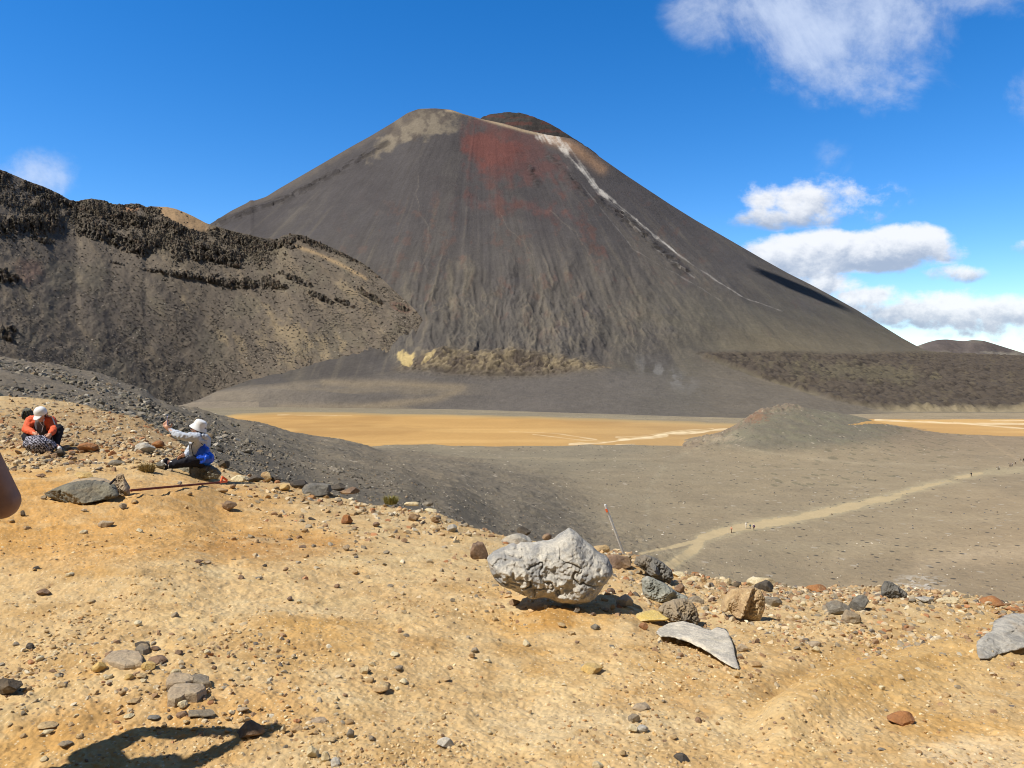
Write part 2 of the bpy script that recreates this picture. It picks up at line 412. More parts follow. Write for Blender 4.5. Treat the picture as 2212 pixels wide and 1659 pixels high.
ground_mat = col_mat("ochre_sand", 0.26, 3.0, 45.0, 0.75, 0.014, (14.0, 75.0), 0.95,
                     spots=[(38.0, 0.83, (0.25, 0.19, 0.13), 0.75), (60.0, 0.80, (0.72, 0.60, 0.40), 0.75), (22.0, 0.92, (0.30, 0.17, 0.08), 0.7)])
ground = link("ground", sheet_mesh("ground", fg, c), ground_mat, smooth=True)
tag(ground, "ochre and tan bare sandy shelf in the foreground", kind='structure')
FGC = c
# ---- crater floor with the scree running down to it from the left
xs = np.linspace(-500, 2800, 1180)
Yr = np.concatenate([np.geomspace(16, 60, 150)[:-1], np.geomspace(60, 1000, 640)])
bas = Sheet(); bas.Y = np.repeat(Yr[:, None], len(xs), 1); bas.px = np.broadcast_to(xs, bas.Y.shape).copy(); bas.X = (bas.px - CX) / F * bas.Y
# scree profile tables: at column x, (distance, row seen there)
tab = [(-500, [(16, 960), (27, 868), (36, 832), (60, 800), (105, 752), (130, 745), (170, 760)]),
       (0, [(16, 985), (26, 872), (31, 852), (60, 822), (105, 776), (125, 770), (170, 790)]),
       (100, [(16, 985), (25, 882), (30, 862), (60, 840), (110, 795), (135, 788), (180, 806)]),
       (200, [(16, 990), (23, 905), (28, 880), (60, 856), (120, 820), (145, 812), (190, 826)]),
       (300, [(16, 960), (24, 905), (60, 880), (120, 850), (150, 843), (200, 856)]),
       (350, [(16, 980), (22, 930), (60, 900), (130, 876), (165, 867), (215, 882)]),
       (420, [(16, 1040), (20, 990), (60, 925), (140, 893), (200, 882), (260, 893)]),
       (520, [(15, 1060), (24, 1030), (60, 960), (150, 922), (270, 906), (330, 915)]),
       (700, [(16, 1110), (34, 1075), (60, 1040), (160, 975), (330, 944), (370, 956)]),
       (850, [(16, 1180), (40, 1112), (60, 1085), (150, 1010), (402, 965), (425, 980)]),
       (950, [(16, 1240), (50, 1150), (80, 1112), (160, 1040), (402, 970), (425, 985)]),
       (1100, [(16, 1400), (60, 1220), (118, 1165), (190, 1080), (402, 973), (425, 990)]),
       (1300, [(16, 1500), (60, 1330), (120, 1240), (210, 1120), (402, 974), (425, 990)]),
       (1500, [(16, 1500), (60, 1400), (120, 1330), (220, 1125), (402, 976), (425, 990)]),
       (2000, [(16, 1500), (60, 1450), (120, 1400), (220, 1140), (402, 980), (425, 995)]),
       (2900, [(16, 1500), (60, 1450), (120, 1400), (220, 1140), (402, 980), (425, 995)])]
prof = []
for (x_, pts) in tab:
    Yp = np.array([p[0] for p in pts], float); yp = np.array([p[1] for p in pts], float); zp = (HY - yp) * Yp / F
    z = np.interp(np.log(Yr), np.log(Yp), zp)
    z = np.where(Yr > Yp[-1], zp[-1] - (Yr - Yp[-1]) * 0.35, z)
    prof.append(z)
prof = np.array(prof); tx = np.array([t[0] for t in tab], float)
kx = np.interp(xs, tx, np.arange(len(tx))); k0 = np.clip(kx.astype(int), 0, len(tx) - 2); fr = kx - k0; fr = fr * fr * (3 - 2 * fr) * 0.5 + fr * 0.5
scr = (prof[k0] * (1 - fr)[:, None] + prof[k0 + 1] * fr[:, None]).T
for _ in range(3):
    scr[:, 1:-1] = 0.25 * scr[:, :-2] + 0.5 * scr[:, 1:-1] + 0.25 * scr[:, 2:]
X, Y, px = bas.X, bas.Y, bas.px
floor = -45.0 + 0.25 * fbm(X * 0.012, Y * 0.012, 4, 60)
z = np.where(scr > floor - 3, np.logaddexp(scr / 0.6, floor / 0.6) * 0.6, floor)
# stony lip in front of the orange flat
z += 1.3 * np.exp(-((Y - 402 - 10 * fbm(X * 0.02, Y * 0.0, 3, 62)) / 9.0) ** 2) * sst(px, 640, 820) * (1 - sst(px, 1440, 1520)) * (0.7 + 0.6 * vn2(X * 0.12, Y * 0.12, 61))
# the low hump right of the flat
hx = px
crest = rail(xs, [(1380, 980), (1450, 974), (1480, 964), (1520, 952), (1560, 940), (1595, 918), (1625, 896), (1650, 884), (1680, 877), (1710, 875), (1760, 884), (1810, 892), (1860, 902), (1950, 925), (2050, 942), (2200, 960), (2900, 990)], 7)
cY = rail(xs, [(1380, 395), (1480, 405), (1560, 425), (1650, 460), (1700, 480), (1850, 490), (2050, 470), (2300, 420)], 20)
ch = np.clip((HY - crest) * cY / F + 45.0, 0, 99)[None, :]; cYY = cY[None, :]
nearw = rail(xs, [(1380, 25), (1480, 40), (1560, 75), (1650, 120), (1750, 140), (1900, 130), (2200, 90)], 20)[None, :]
s_ = np.clip((Y - (cYY - nearw)) / nearw, 0, 1); s_ = s_ ** 1.35 * (1.5 - 0.5 * s_)
q_ = np.clip((cYY + 70 - Y) / 70, 0, 1); q_ = q_ * q_ * (3 - 2 * q_)
hump = ch * np.where(Y <= cYY, s_, q_)
z = np.maximum(z, floor + hump) 
rockside = np.exp(-((py_ := (HY - F * z / Y)) - crest[None, :]) ** 2 / 200.0) * sst(px, 1440, 1480) * (1 - sst(px, 1700, 1760))
w1, w2, wc = worley(X * 0.35, Y * 0.35, 66)
z += rockside * (wc - 0.4) * 2.4 * (hump > 0.3) + sst(hump, 0.3, 4) * (0.5 * fbm(X * 0.07, Y * 0.07, 4, 67) + 0.35 * fbm(X * 0.3, Y * 0.3, 3, 68))
# relief of the scree
sm = sst(scr - floor, 0.5, 3.0)
dd = np.clip(Y / 60.0, 0.25, 3)
z += sm * (0.35 * dd * fbm(X * 0.06, Y * 0.06, 4, 70) + 0.10 * dd * fbm(X * 0.7, Y * 0.7, 3, 75) + 0.05 * fbm(X * 3, Y * 3, 3, 76)) + 0.06 * fbm(X * 0.3, Y * 0.3, 4, 77)
# faint swales on the flat where the gullies fade out
z += 0.5 * fbm(X * 0.010 + Y * 0.006, Y * 0.045, 3, 78) * sst(px, 1000, 1300) * (1 - sst(Y, 280, 360))
bas.Z = z
bas.py = HY - F * z / Y
py = bas.py
n0 = fbm(X * 0.02, Y * 0.02, 5, 80); n1 = fbm(X * 0.12, Y * 0.12, 4, 81); n2 = fbm(X * 0.9, Y * 0.9, 3, 82); st = fbm(X * 0.006, Y * 0.06, 5, 83)
c = np.empty(X.shape + (3,)); c[:] = (0.275, 0.222, 0.145)                       # tan floor
c = blend(c, sst(1400 - px + n0 * 200 + (1150 - py), -200, 350) * 0.75, (0.200, 0.176, 0.128))
c = blend(c, sst(st, 0.05, 0.6) * 0.45, (0.30, 0.25, 0.165))
c = blend(c, sst(px + (py - 1000) * 1.6, 1900, 2600) * 0.7, (0.330, 0.245, 0.150))
c = blend(c, sst(-n0, 0.1, 0.7) * 0.35, (0.20, 0.165, 0.115))
scm = sst(scr - floor, 0.3, 5) * (1 - sst(px, 1150, 1500))
c = blend(c, scm * 0.95, (0.160, 0.137, 0.104))
c = blend(c, scm * sst(fbm(X * 0.04, Y * 0.04, 4, 84), 0.0, 0.6) * 0.6, (0.205, 0.168, 0.118))
c = blend(c, scm * sst(n1, 0.2, 0.7) * 0.3, (0.20, 0.17, 0.12))
c = blend(c, sst(900 - py, 0, 60) * scm * 0.4, (0.18, 0.150, 0.118))
# hump colours
hm = sst(hump, 1.0, 5.0)
c = blend(c, hm * 0.9, (0.155, 0.140, 0.105))
c = blend(c, hm * sst(n1 + 0.3, 0.1, 0.6) * 0.4, (0.185, 0.175, 0.115))
c = blend(c, rockside * 0.9 * (hump > 0.3) * sst(n2 + wc, 0.1, 0.7), (0.22, 0.17, 0.125))
c = blend(c, sst(ellm(px, py, 1555, 948, 60, 9) + 0.5 * n2, .3, .9) * (hump > 0.3) * 0.7, (0.29, 0.24, 0.17))
c = blend(c, sst(ellm(px, py, 1632, 900, 34, 16) + 0.6 * n2, .35, .9) * (hump > 0.3) * 0.7, (0.20, 0.115, 0.075))
c = blend(c, sst(ellm(px, py, 1690, 882, 30, 5) + 0.6 * n2, .35, .9) * (hump > 0.3) * 0.6, (0.20, 0.16, 0.12))
c = blend(c, sst(py, 1020, 935) * sst(px, 1850, 1980) * (1 - sst(py, 925, 912)) * 0.5, (0.21, 0.155, 0.105))
# little dark clumps of low plants on the flat
w1, w2, wc = worley(X * 0.22, Y * 0.10, 90)
pl = np.clip(ellm(px, py, 2000, 950, 110, 45) + ellm(px, py, 1760, 1030, 170, 28) + ellm(px, py, 1900, 985, 140, 20) * 0.7, 0, 1)
c = blend(c, (w1 < 0.30) * (wc < 0.42 * sst(pl, 0.05, 0.8) + 0.02 * sst(pl, 0, 0.2)) * 0.5, (0.12, 0.112, 0.070))
# paler side tracks
for pts, wd_, cc, am in [([(1385, 1240), (1400, 1130), (1398, 1060), (1440, 1000), (1490, 975), (1590, 935)], 5, (0.30, 0.26, 0.18), 0.55),
                     ([(1560, 960), (1700, 985), (1850, 1000), (2030, 1005), (2100, 1012)], 3, (0.34, 0.28, 0.19), 0.6),
                     ([(1380, 1200), (1480, 1190), (1600, 1150)], 4, (0.36, 0.30, 0.19), 0.6),
                     ([(2212, 1000), (2140, 960), (2090, 920), (2120, 905)], 2.5, (0.38, 0.29, 0.18), 0.6),
                     ([(2300, 1190), (2100, 1200), (1995, 1225), (1975, 1260), (2040, 1300)], 22, (0.42, 0.33, 0.22), 0.6),
                     ([(1800, 1200), (1900, 1170), (2050, 1130), (2300, 1090)], 14, (0.36, 0.29, 0.19), 0.4)]:
    d_, _ = pdist(px, py, pts)
    c = blend(c, np.exp(-(d_ / wd_) ** 2) * am * (0.6 + 0.4 * n1), cc)
# shingle heap low on the right
c = blend(c, ellm(px, py, 1985, 1262, 60, 22) * (n2 > 0.2) * 0.7, (0.5, 0.47, 0.42))
# orange flats: the dried lake and the far flats
lakeA = (py < rail(xs, [(-500, 880), (480, 893), (560, 900), (2900, 1000)], 4)[None, :] + 999) & (hump < 0.6) & (px > 470) & (px < 1700)
topA = rail(xs, [(-500, 900), (470, 900), (510, 892), (600, 889), (900, 893), (1300, 903), (1620, 916), (2900, 930)], 12)[None, :] + 2.0 * n0
lakeA &= (py > topA) & (Y > 410) & (z < -44.0)
lakeB = (px > 1830) & (py > 905.5 + 1.2 * n0) & (py < 934 + 12 * sst(px, 1950, 2300) + 5 * n0 - 20 * (1 - sst(px, 1850, 2060))) & (hump < 9)
lake = lakeA | lakeB
lc = np.empty_like(c); lc[:] = (0.50, 0.30, 0.108)
lc = blend(lc, sst(fbm(X * 0.008, Y * 0.05, 4, 93), -0.1, 0.6) * 0.6, (0.60, 0.38, 0.145))
lc = blend(lc, sst(fbm(X * 0.015, Y * 0.012, 4, 94), 0.1, 0.7) * 0.5, (0.36, 0.205, 0.072))
lc = blend(lc, sst(px, 1050, 1550) * (px < 1750) * 0.6, (0.40, 0.275, 0.135))
lc = blend(lc, sst(topA + 9 - py, 0, 9) * 0.75 * (px < 1750), (0.40, 0.30, 0.15))
lc = blend(lc, (1 - sst(py - topA, 0, 4)) * 0.6 * (px < 1750), (0.27, 0.215, 0.13))
for pts, wd_, am in [([(1150, 938), (1250, 950), (1320, 955), (1350, 950)], 1.3, 0.7),
                 ([(1230, 960), (1300, 957), (1360, 949), (1400, 944), (1440, 936), (1500, 934), (1570, 926)], 3.4, 0.95), ([(1100, 932), (1200, 936), (1290, 950)], 1.2, 0.7),
                 ([(1330, 944), (1380, 943), (1460, 931), (1540, 926)], 1.6, 0.7), ([(1340, 950), (1400, 945), (1440, 940)], 5, 0.8), ([(1330, 962), (1370, 960)], 3, 0.6), ([(600, 896), (760, 898)], 1.5, 0.4),
                 ([(1890, 907), (1960, 910), (2050, 914), (2212, 916), (2500, 918)], 2.4, 1.0), ([(2060, 912), (2120, 918), (2212, 926), (2400, 932)], 1.8, 0.9), ([(2140, 909), (2212, 908), (2400, 908)], 1.6, 0.8)]:
    d_, _ = pdist(px, py, pts)
    lc = blend(lc, sst(wd_ * (0.3 + 0.9 * vn2(X * 0.08, Y * 0.05, 96)) - d_, -0.5, 0.9) * am * (0.35 + 0.65 * vn2(X * 0.3, Y * 0.12, 97)) * 0.9, (0.80, 0.66, 0.42))
c = np.where(lake[..., None], lc, c)
# main track
tr = [(1380, 1300), (1440, 1225), (1490, 1195), (1507, 1180), (1515, 1162), (1570, 1145), (1650, 1132), (1730, 1118), (1820, 1098), (1890, 1082), (1930, 1074), (1960, 1062), (2010, 1048), (2060, 1036), (2100, 1025), (2150, 1018), (2230, 1012), (2400, 1000)]
d_, t_ = pdist(px, py, tr)
tw = np.interp(t_, [0, .1, .25, .45, .62, .7, .8, 1], [11, 9, 8, 7.5, 5, 3, 2.6, 1.8])
dn = d_ + 3.0 * n1 + 2.0 * n2
track = (dn < tw) & (Y > 105) & (px < 2125)
d2, _ = pdist(px, py, [(1515, 1165), (1460, 1180), (1380, 1196)]); track |= (d2 + 2 * n1 < 3.0) & (Y > 105)
c = blend(c, np.exp(-(np.clip(dn - tw, 0, 99) / 6.0) ** 2) * 0.75 * (Y > 105), (0.36, 0.30, 0.19))
c = np.where(track[..., None], blend(np.broadcast_to(np.array((0.46, 0.362, 0.212)), c.shape), sst(n1, 0, 0.6) * 0.4, (0.37, 0.30, 0.185)), c)
fl = face_avg(lake.astype(float)) > 0.5; ft = (face_avg(track.astype(float)) > 0.5) & ~fl
c = c * np.where(track | lake, 1.0, 1.14)[..., None]
floor_mat = col_mat("crater_gravel", 0.26, 0.10, 0.9, 0.9, 0.6, (0.6, 3.5), 0.95, spots=[(0.35, 0.90, (0.42, 0.36, 0.28), 0.8), (0.5, 0.90, (0.06, 0.058, 0.055), 0.8)])
lake_mat = col_mat("dried_mud", 0.12, 0.03, 0.4, 0.15, 0.2, (0.3, 2.0), 0.8)
track_mat = col_mat("trodden_dust", 0.16, 0.2, 1.5, 0.3, 0.2, (0.6, 3.0), 0.95)
o = link("crater_floor", sheet_mesh("crater_floor", bas, c, ~(fl | ft)), floor_mat, smooth=True); tag(o, "grey and tan gravel floor and scree of the crater basin", kind='structure')
o = link("lake_bed", sheet_mesh("lake_bed", bas, c, fl), lake_mat, smooth=True); tag(o, "dried orange lake bed with white salt streaks", kind='structure')
o = link("path", sheet_mesh("path", bas, c, ft), track_mat, smooth=True); tag(o, "pale walking path across the crater floor", kind='structure')
BASC = c
# ---- the volcano
sil = [(200, 640), (300, 575), (380, 530), (455, 483), (500, 455), (536, 437), (542, 431), (548, 434), (575, 425), (600, 409), (650, 380), (700, 351), (760, 316), (800, 294), (850, 264), (880, 244), (905, 235), (940, 234), (975, 237), (1000, 246),
       (1040, 257), (1090, 267), (1130, 279), (1180, 291), (1235, 299), (1260, 313), (1300, 342), (1350, 377), (1400, 410), (1450, 443), (1500, 474), (1550, 503), (1600, 532), (1650, 561), (1700, 589), (1750, 614), (1800, 641), (1850, 669), (1900, 700), (1950, 731), (1985, 750), (2010, 760), (2080, 768), (2212, 775), (2400, 780), (2900, 786)]
silY = [(200, 1640), (455, 1720), (700, 1820), (905, 1880), (1000, 1890), (1235, 1870), (1500, 1800), (1800, 1660), (1985, 1540), (2060, 1450), (2212, 1350), (2900, 1300)]
footy = [(200, 884), (400, 884), (500, 882), (600, 881), (1000, 886), (1300, 896), (1600, 905), (1720, 904), (1850, 896), (1950, 894), (2212, 894), (2900, 894)]
def footY(xs): return 45.6 * F / (rail(xs, footy, 20) - HY)
r1y = [(200, 868), (380, 862), (500, 838), (620, 826), (700, 818), (800, 808), (870, 800), (930, 802), (1000, 810), (1050, 814), (1120, 813), (1200, 808), (1260, 802), (1310, 797), (1500, 812), (1700, 835), (1900, 850), (2212, 850), (2900, 850)]
r2y = [(200, 858), (380, 850), (500, 828), (620, 816), (700, 806), (800, 796), (850, 790), (900, 775), (925, 760), (945, 756), (1000, 757), (1060, 756), (1130, 760), (1200, 768), (1260, 780), (1310, 794), (1500, 800), (1700, 822), (1900, 840), (2212, 842), (2900, 842)]
r1Y = [(200, 860), (1400, 900), (1600, 860), (1900, 800), (2900, 800)]
def Yadd(a, pts): return lambda xs: rail(xs, pts, 25) + a
r3y = lambda xs: rail(xs, [(200, 800), (500, 720), (700, 680), (900, 650), (1100, 640), (1300, 650), (1500, 690), (1700, 740), (1900, 785), (1985, 797), (2212, 806), (2900, 810)], 30)
r3Y = [(200, 1060), (900, 1150), (1300, 1160), (1700, 1060), (1985, 980), (2900, 960)]
def top(dy, dY, sm=2.5):
    return (lambda xs: rail(xs, sil, sm) + dy), (lambda xs: rail(xs, silY, 25) + dY)
vol = loft(200, 2900, 1260, [(lambda xs: rail(xs, footy, 20), footY, 0), (r1y, Yadd(0, r1Y), 8), (r2y, Yadd(26, r1Y), 5), (r3y, Yadd(0, r3Y), 0), (*top(0, 0), 0), (*top(30, 160), 0), (*top(260, 420), 0)],
           [(90, 'lin'), (45, 'lin'), (160, 0.35), (420, 0.12), (14, 'lin'), (10, 'lin')])
X, Y, px, py = vol.X, vol.Y, vol.px, vol.py.copy()
rowi = np.arange(px.shape[0])[:, None] * np.ones_like(px)
front = rowi < 715
AX, AY = 1040.0, 60.0
th = np.arctan2(px - AX, np.maximum(py - AY, 20)); rr = np.hypot(px - AX, py - AY)
cone = sst(rowi, 135, 330) * front
sil_d = py - rail(px[0], sil, 2.5)[None, :]
edgefade = sst(sil_d, 2, 60)
g1 = fbm(th * 26 + 0.8 * fbm(th * 6, rr * 0.006, 2, 101), rr * 0.0035, 5, 102, 0.6)
g2 = fbm(th * 90, rr * 0.010, 4, 103, 0.6)
rg = 1 - np.abs(fbm(th * 13 + 0.35 * fbm(px * .01, py * .01, 3, 99), rr * 0.0030 + 5, 4, 104, 0.55)) * 1.6
gul = sst(py, 480, 640) * (1 - sst(py, 745, 800)) * ellm(px, py, 1120, 680, 420, 200) * 1.6
gul = np.clip(gul, 0, 1) * front
brkg = fbm(px * 0.018, py * 0.010, 5, 97, 0.6)
rid = 1 - np.abs(fbm(th * 22 + 0.6 * brkg, rr * 0.012, 5, 96, 0.6)) * 2.0
gul2 = np.clip(ellm(px, py, 1120, 705, 330, 85) * 1.5 + ellm(px, py, 900, 700, 110, 70), 0, 1) * front * (rowi > 138)
dz0 = gul2 * 3.6 * (rid - 0.5)
dz = dz0 + cone * edgefade * (0.9 * g1 + 0.3 * g2 + 2.5 * fbm(px * 0.006, py * 0.006, 4, 98)) + gul * 3.0 * (rg - 0.45) * sst(brkg, -0.5, 0.5) + gul * 5.0 * brkg * edgefade + cone * edgefade * gul * 1.6 * g1
dz += (1 - cone) * front * (0.9 * fbm(X * 0.02, Y * 0.02, 4, 106) + 0.35 * fbm(X * 0.12, Y * 0.12, 3, 107)) * (rowi > 6)
# rough lava flow on the right
lp = [(1480, 752), (1495, 765), (1640, 818), (1802, 867), (1903, 886), (2212, 890), (2900, 892)]
low = np.interp(px[0], [p[0] for p in lp], [p[1] for p in lp])[None, :]
lav = sst(low - py + 4 * fbm(X * 0.05, Y * 0.05, 3, 108), -1, 6) * sst(py, 752, 775) * sst(px, 1480, 1530) * front
lv_top = lav * sst(py - 770 - 18 * (1 - sst(px, 1500, 1900)), -10, 40)
w1, w2, wc = worley(X * 0.13, Y * 0.08, 110)
dz += lav * (4.5 + 3.2 * (0.5 - w1) * (0.4 + wc) + 2.4 * fbm(X * 0.05, Y * 0.05, 5, 111, 0.65))
# crags of the bench front and the upper left rim
ben = np.exp(-((rowi - 112) / 26.0) ** 2) * sst(px, 830, 900) * (1 - sst(px, 1290, 1340))
w1b, w2b, wcb = worley(X * 0.25, (Y + vol.Z) * 0.22, 112)
dz += ben * ((wcb - 0.5) * 4.0 + 3.0 * fbm(X * 0.05, Y * 0.05, 3, 113))
rim = front * np.exp(-(sil_d / 15.0) ** 2) * sst(px, 440, 520) * (1 - sst(px, 900, 960))
rim2, _ = pdist(px, py, [(470, 482), (620, 428), (745, 362), (800, 330), (835, 310)])
crag = np.exp(-(rim2 / 7.0) ** 2) * front
crag2, _ = pdist(px, py, [(1145, 358), (1160, 395)]); crag3, _ = pdist(px, py, [(1290, 430), (1350, 470), (1420, 530), (1480, 585)]); crag4, _ = pdist(px, py, [(1185, 335), (1230, 380), (1260, 420)])
cr = np.clip(crag + 0.7 * np.exp(-(crag2 / 7) ** 2) + 0.8 * np.exp(-(crag3 / 9) ** 2) + 0.6 * np.exp(-(crag4 / 7) ** 2), 0, 1) * front
w1c, w2c, wcc = worley(X * 0.06, (Y + vol.Z) * 0.06, 114)
dz += cr * (wcc - 0.35) * 10
vol.Z += dz
brk = fbm(px * 0.012, py * 0.012, 5, 120, 0.6); brk2 = fbm(px * 0.05, py * 0.05, 4, 121, 0.6)
pale = fbm(th * 60, rr * 0.005, 4, 122, 0.6)
c = np.empty(X.shape + (3,)); c[:] = (0.061, 0.056, 0.058)
c = blend(c, sst(py, 430, 720) * 0.9, (0.080, 0.0715, 0.0615))
c = blend(c, sst(py, 560, 760) * sst(px, 1250, 1500) * 0.6, (0.085, 0.079, 0.058))
swa = fbm(th * 9 + 0.5 * brk, rr * 0.0045, 4, 125, 0.55); swb = fbm((px * 0.6 - py) * 0.008, (px + 0.6 * py) * 0.003, 4, 126, 0.6)
c = blend(c, sst(brk, 0.1, 0.6) * 0.35, (0.058, 0.054, 0.058)); c = blend(c, sst(swa, 0.05, 0.6) * 0.40, (0.084, 0.076, 0.070)); c = blend(c, sst(-swb, 0.05, 0.6) * 0.40, (0.044, 0.040, 0.043)); c = blend(c, sst(swb, 0.1, 0.7) * 0.30 * sst(900 - px, -100, 400), (0.086, 0.080, 0.075))
c = blend(c, sst(pale, 0.15, 0.8) * 0.35 * sst(py, 300, 600), (0.125, 0.108, 0.084))
c = blend(c, sst(-pale, 0.2, 0.8) * 0.35, (0.050, 0.045, 0.043))
# red scoria
red = np.clip(ellm(px, py, 1075, 322, 115, 72, 12) * 1.5 + 0.55 * ellm(px, py, 1190, 370, 150, 55, 38) + 0.5 * ellm(px, py, 1150, 452, 150, 30, 12) + 0.5 * ellm(px, py, 1030, 440, 120, 45) + 0.28 * ellm(px, py, 1240, 500, 120, 28, 30) + .2 * ellm(px, py, 1330, 560, 130, 22, 40), 0, 1.4)
red = red + 0.55 * brk2 + 0.35 * g1 - 0.12
redm = sst(red, 0.2, 1.15) * (sst(px, 988, 1000) + sst(py, 370, 420) * sst(px, 930, 990)).clip(0, 1)
c = blend(c, redm * 0.62, (0.092, 0.041, 0.038))
c = blend(c, sst(ellm(px, py, 1065, 325, 80, 52) + 0.3 * brk2, 0.3, 0.9) * sst(ellm(px, py, 1065, 325, 80, 52), 0.02, 0.3) * sst(px, 990, 1004) * 0.7, (0.122, 0.045, 0.038))
c = blend(c, sst(brk2 + 0.4 * g1, 0.25, 0.8) * sst(ellm(px, py, 1120, 560, 400, 160), 0, 0.6) * 0.35, (0.105, 0.060, 0.048))
# tan summit rocks
tanm = np.clip(ellm(px, py, 925, 262, 85, 42, -12) + 0.7 * ellm(px, py, 850, 300, 90, 30, -35), 0, 1)
c = blend(c, sst(tanm + 0.5 * brk2, 0.3, 0.9) * sst(tanm, 0.02, 0.3) * 0.9, (0.165, 0.140, 0.108))
c = blend(c, sst(tanm - 0.8 * brk2, 0.75, 1.2) * 0.7, (0.075, 0.062, 0.055))
dr, _ = pdist(px, py, [(965, 238), (1010, 245), (1060, 262), (1130, 282), (1200, 297)])
c = blend(c, np.exp(-(dr / 3.5) ** 2) * 0.85 * front, (0.30, 0.235, 0.16))
c = blend(c, np.exp(-((pdist(px, py, [(1180, 296), (1240, 318), (1300, 365)])[0]) / 12) ** 2) * 0.7, (0.27, 0.165, 0.10))
c = blend(c, sst(rim + 0.3 * brk2, 0.2, 0.9) * 0.5, (0.105, 0.088, 0.075))
c = blend(c, cr * sst(wcc + brk2, 0.2, 0.6) * 0.8, (0.030, 0.027, 0.028))
# white streak
for pts, w0, w3, am in [([(1172, 290), (1200, 310), (1240, 350), (1290, 405), (1345, 450), (1400, 495), (1460, 545)], 15, 1.6, 0.85), ([(1205, 296), (1235, 325), (1268, 375), (1300, 415)], 14, 2.5, .75),
                        ([(1300, 420), (1400, 500), (1500, 575), (1600, 640), (1690, 675)], 2.4, 1.6, 0.4), ([(1280, 400), (1350, 470), (1420, 540), (1500, 600)], 1.4, 1.2, 0.25),
                        ([(1225, 360), (1290, 440), (1370, 540), (1460, 590), (1560, 650)], 1.2, 1.2, 0.18)]:
    d_, t_ = pdist(px, py, pts)
    wN = w0 + (w3 - w0) * np.sqrt(t_)
    wN = wN * (0.7 + 0.5 * brk2)
    mm = sst(1.3 * wN - d_ + 4.0 * (g2 + brk2) * wN / 8, -0.5, wN * 1.5 + 0.8)
    c = blend(c, mm * am * (0.40 + 0.60 * sst(g2 + 0.7 * brk2, -0.4, 0.5)), (0.44, 0.415, 0.385))
# footpaths worn in the ash
for pts in ([(905, 380), (898, 420), (905, 455), (925, 490), (928, 530), (915, 570), (935, 620)], [(1080, 455), (1095, 490), (1130, 520), (1150, 550)], [(1235, 490), (1265, 535), (1300, 590), (1330, 660)], [(1190, 455), (1215, 480), (1240, 500)]):
    d_, _ = pdist(px + 3 * brk2, py, pts)
    c = blend(c, np.exp(-(d_ / 0.9) ** 2) * 0.30, (0.17, 0.145, 0.12))
# pale gully ribs
c = blend(c, gul * sst(rg, 0.55, 0.95) * sst(brkg + 0.4 * brk2, -0.1, 0.5) * 0.42, (0.160, 0.137, 0.102))
c = blend(c, gul2 * sst(rid + 0.25 * brk2, 0.72, 1.05) * 0.5, (0.140, 0.121, 0.092)); c = blend(c, gul2 * sst(-rid, -0.15, 0.25) * 0.5, (0.052, 0.048, 0.046))
c = blend(c, gul * sst(-rg, -0.5, -0.1) * sst(-brkg, -0.3, 0.4) * 0.6, (0.060, 0.056, 0.052))
# bench front, sulphur patch
c = blend(c, ben * 0.8, (0.130, 0.103, 0.072))
c = blend(c, ben * sst(brk2 + wcb - 0.5, 0.1, 0.5) * sst(830 - py, 0, 60) * 0.6, (0.26, 0.21, 0.13))
c = blend(c, ben * sst(-(brk2 + wcb - 0.5), 0.05, 0.4) * 0.8, (0.062, 0.05, 0.045))
c = blend(c, sst(ellm(px, py, 875, 776, 24, 17) * 1.3 + 0.7 * brk2, 0.35, 0.9) * sst(ellm(px, py, 875, 776, 24, 17), 0.0, 0.2) * 0.85, (0.40, 0.31, 0.145))
c = blend(c, sst(ellm(px, py, 925, 772, 26, 7, -45) * 1.3 + 0.4 * brk2, 0.35, 0.8) * sst(ellm(px, py, 925, 772, 26, 7, -45), 0, .2) * .8, (0.38, 0.30, 0.16))
# apron: dark ash with a brown swale
apr = (1 - sst(rowi, 70, 100)) * 1.0
c = blend(c, apr * 0.9 * sst(1500 - px, -100, 200), (0.092, 0.082, 0.074))
c = blend(c, apr * sst(fbm(px * 0.006, py * 0.05, 4, 130), 0.0, 0.5) * 0.5 * sst(1100 - px, 0, 200), (0.155, 0.128, 0.092))
dsw, _ = pdist(px, py, [(700, 826), (850, 828), (1000, 838), (940, 862), (800, 878), (600, 880)])
c = blend(c, np.exp(-(dsw / 8.0) ** 2) * 0.55, (0.185, 0.148, 0.100))
c = blend(c, apr * sst(px, 1150, 1500) * 0.5, (0.105, 0.095, 0.082))
c = blend(c, ellm(px, py, 1440, 810, 90, 22, 25) * sst(brk2, -0.3, 0.5) * 0.6, (0.150, 0.145, 0.140))
c = blend(c, (py > 868) * (px < 560) * 0.8 * front, (0.20, 0.165, 0.125))
c = blend(c, sst(800 - px, 0, 300) * apr * 0.5, (0.195, 0.165, 0.128))
# plain at the right foot
c = blend(c, sst(px, 1450, 1700) * sst(py, 660, 760) * 0.85, (0.118, 0.100, 0.070))
c = blend(c, (py > low) * sst(px, 1450, 1600) * front * 0.8, (0.115, 0.100, 0.082))
c = blend(c, lav * 0.9, (0.062, 0.050, 0.041))
c = blend(c, lav * sst(ellm(px, py, 1850, 812, 220, 32, 6) + 0.5 * brk2, 0.35, 0.95) * sst(ellm(px, py, 1850, 812, 220, 32, 6), 0, .3) * 0.5, (0.105, 0.093, 0.060))
c = blend(c, lav * sst(0.6 - w1 + 0.5 * brk2, 0.3, 0.8) * 0.35, (0.115, 0.095, 0.06))
c = blend(c, lav * (wc > 0.7) * (w1 > 0.35) * 0.6, (0.030, 0.025, 0.022))
c = blend(c, np.exp(-((py - 888) / 4.0) ** 2) * sst(px, 1850, 1950) * 0.7, (0.24, 0.20, 0.13))
c = c * (1.0 + 0.35 * (1 - apr[..., None] * 0)) 
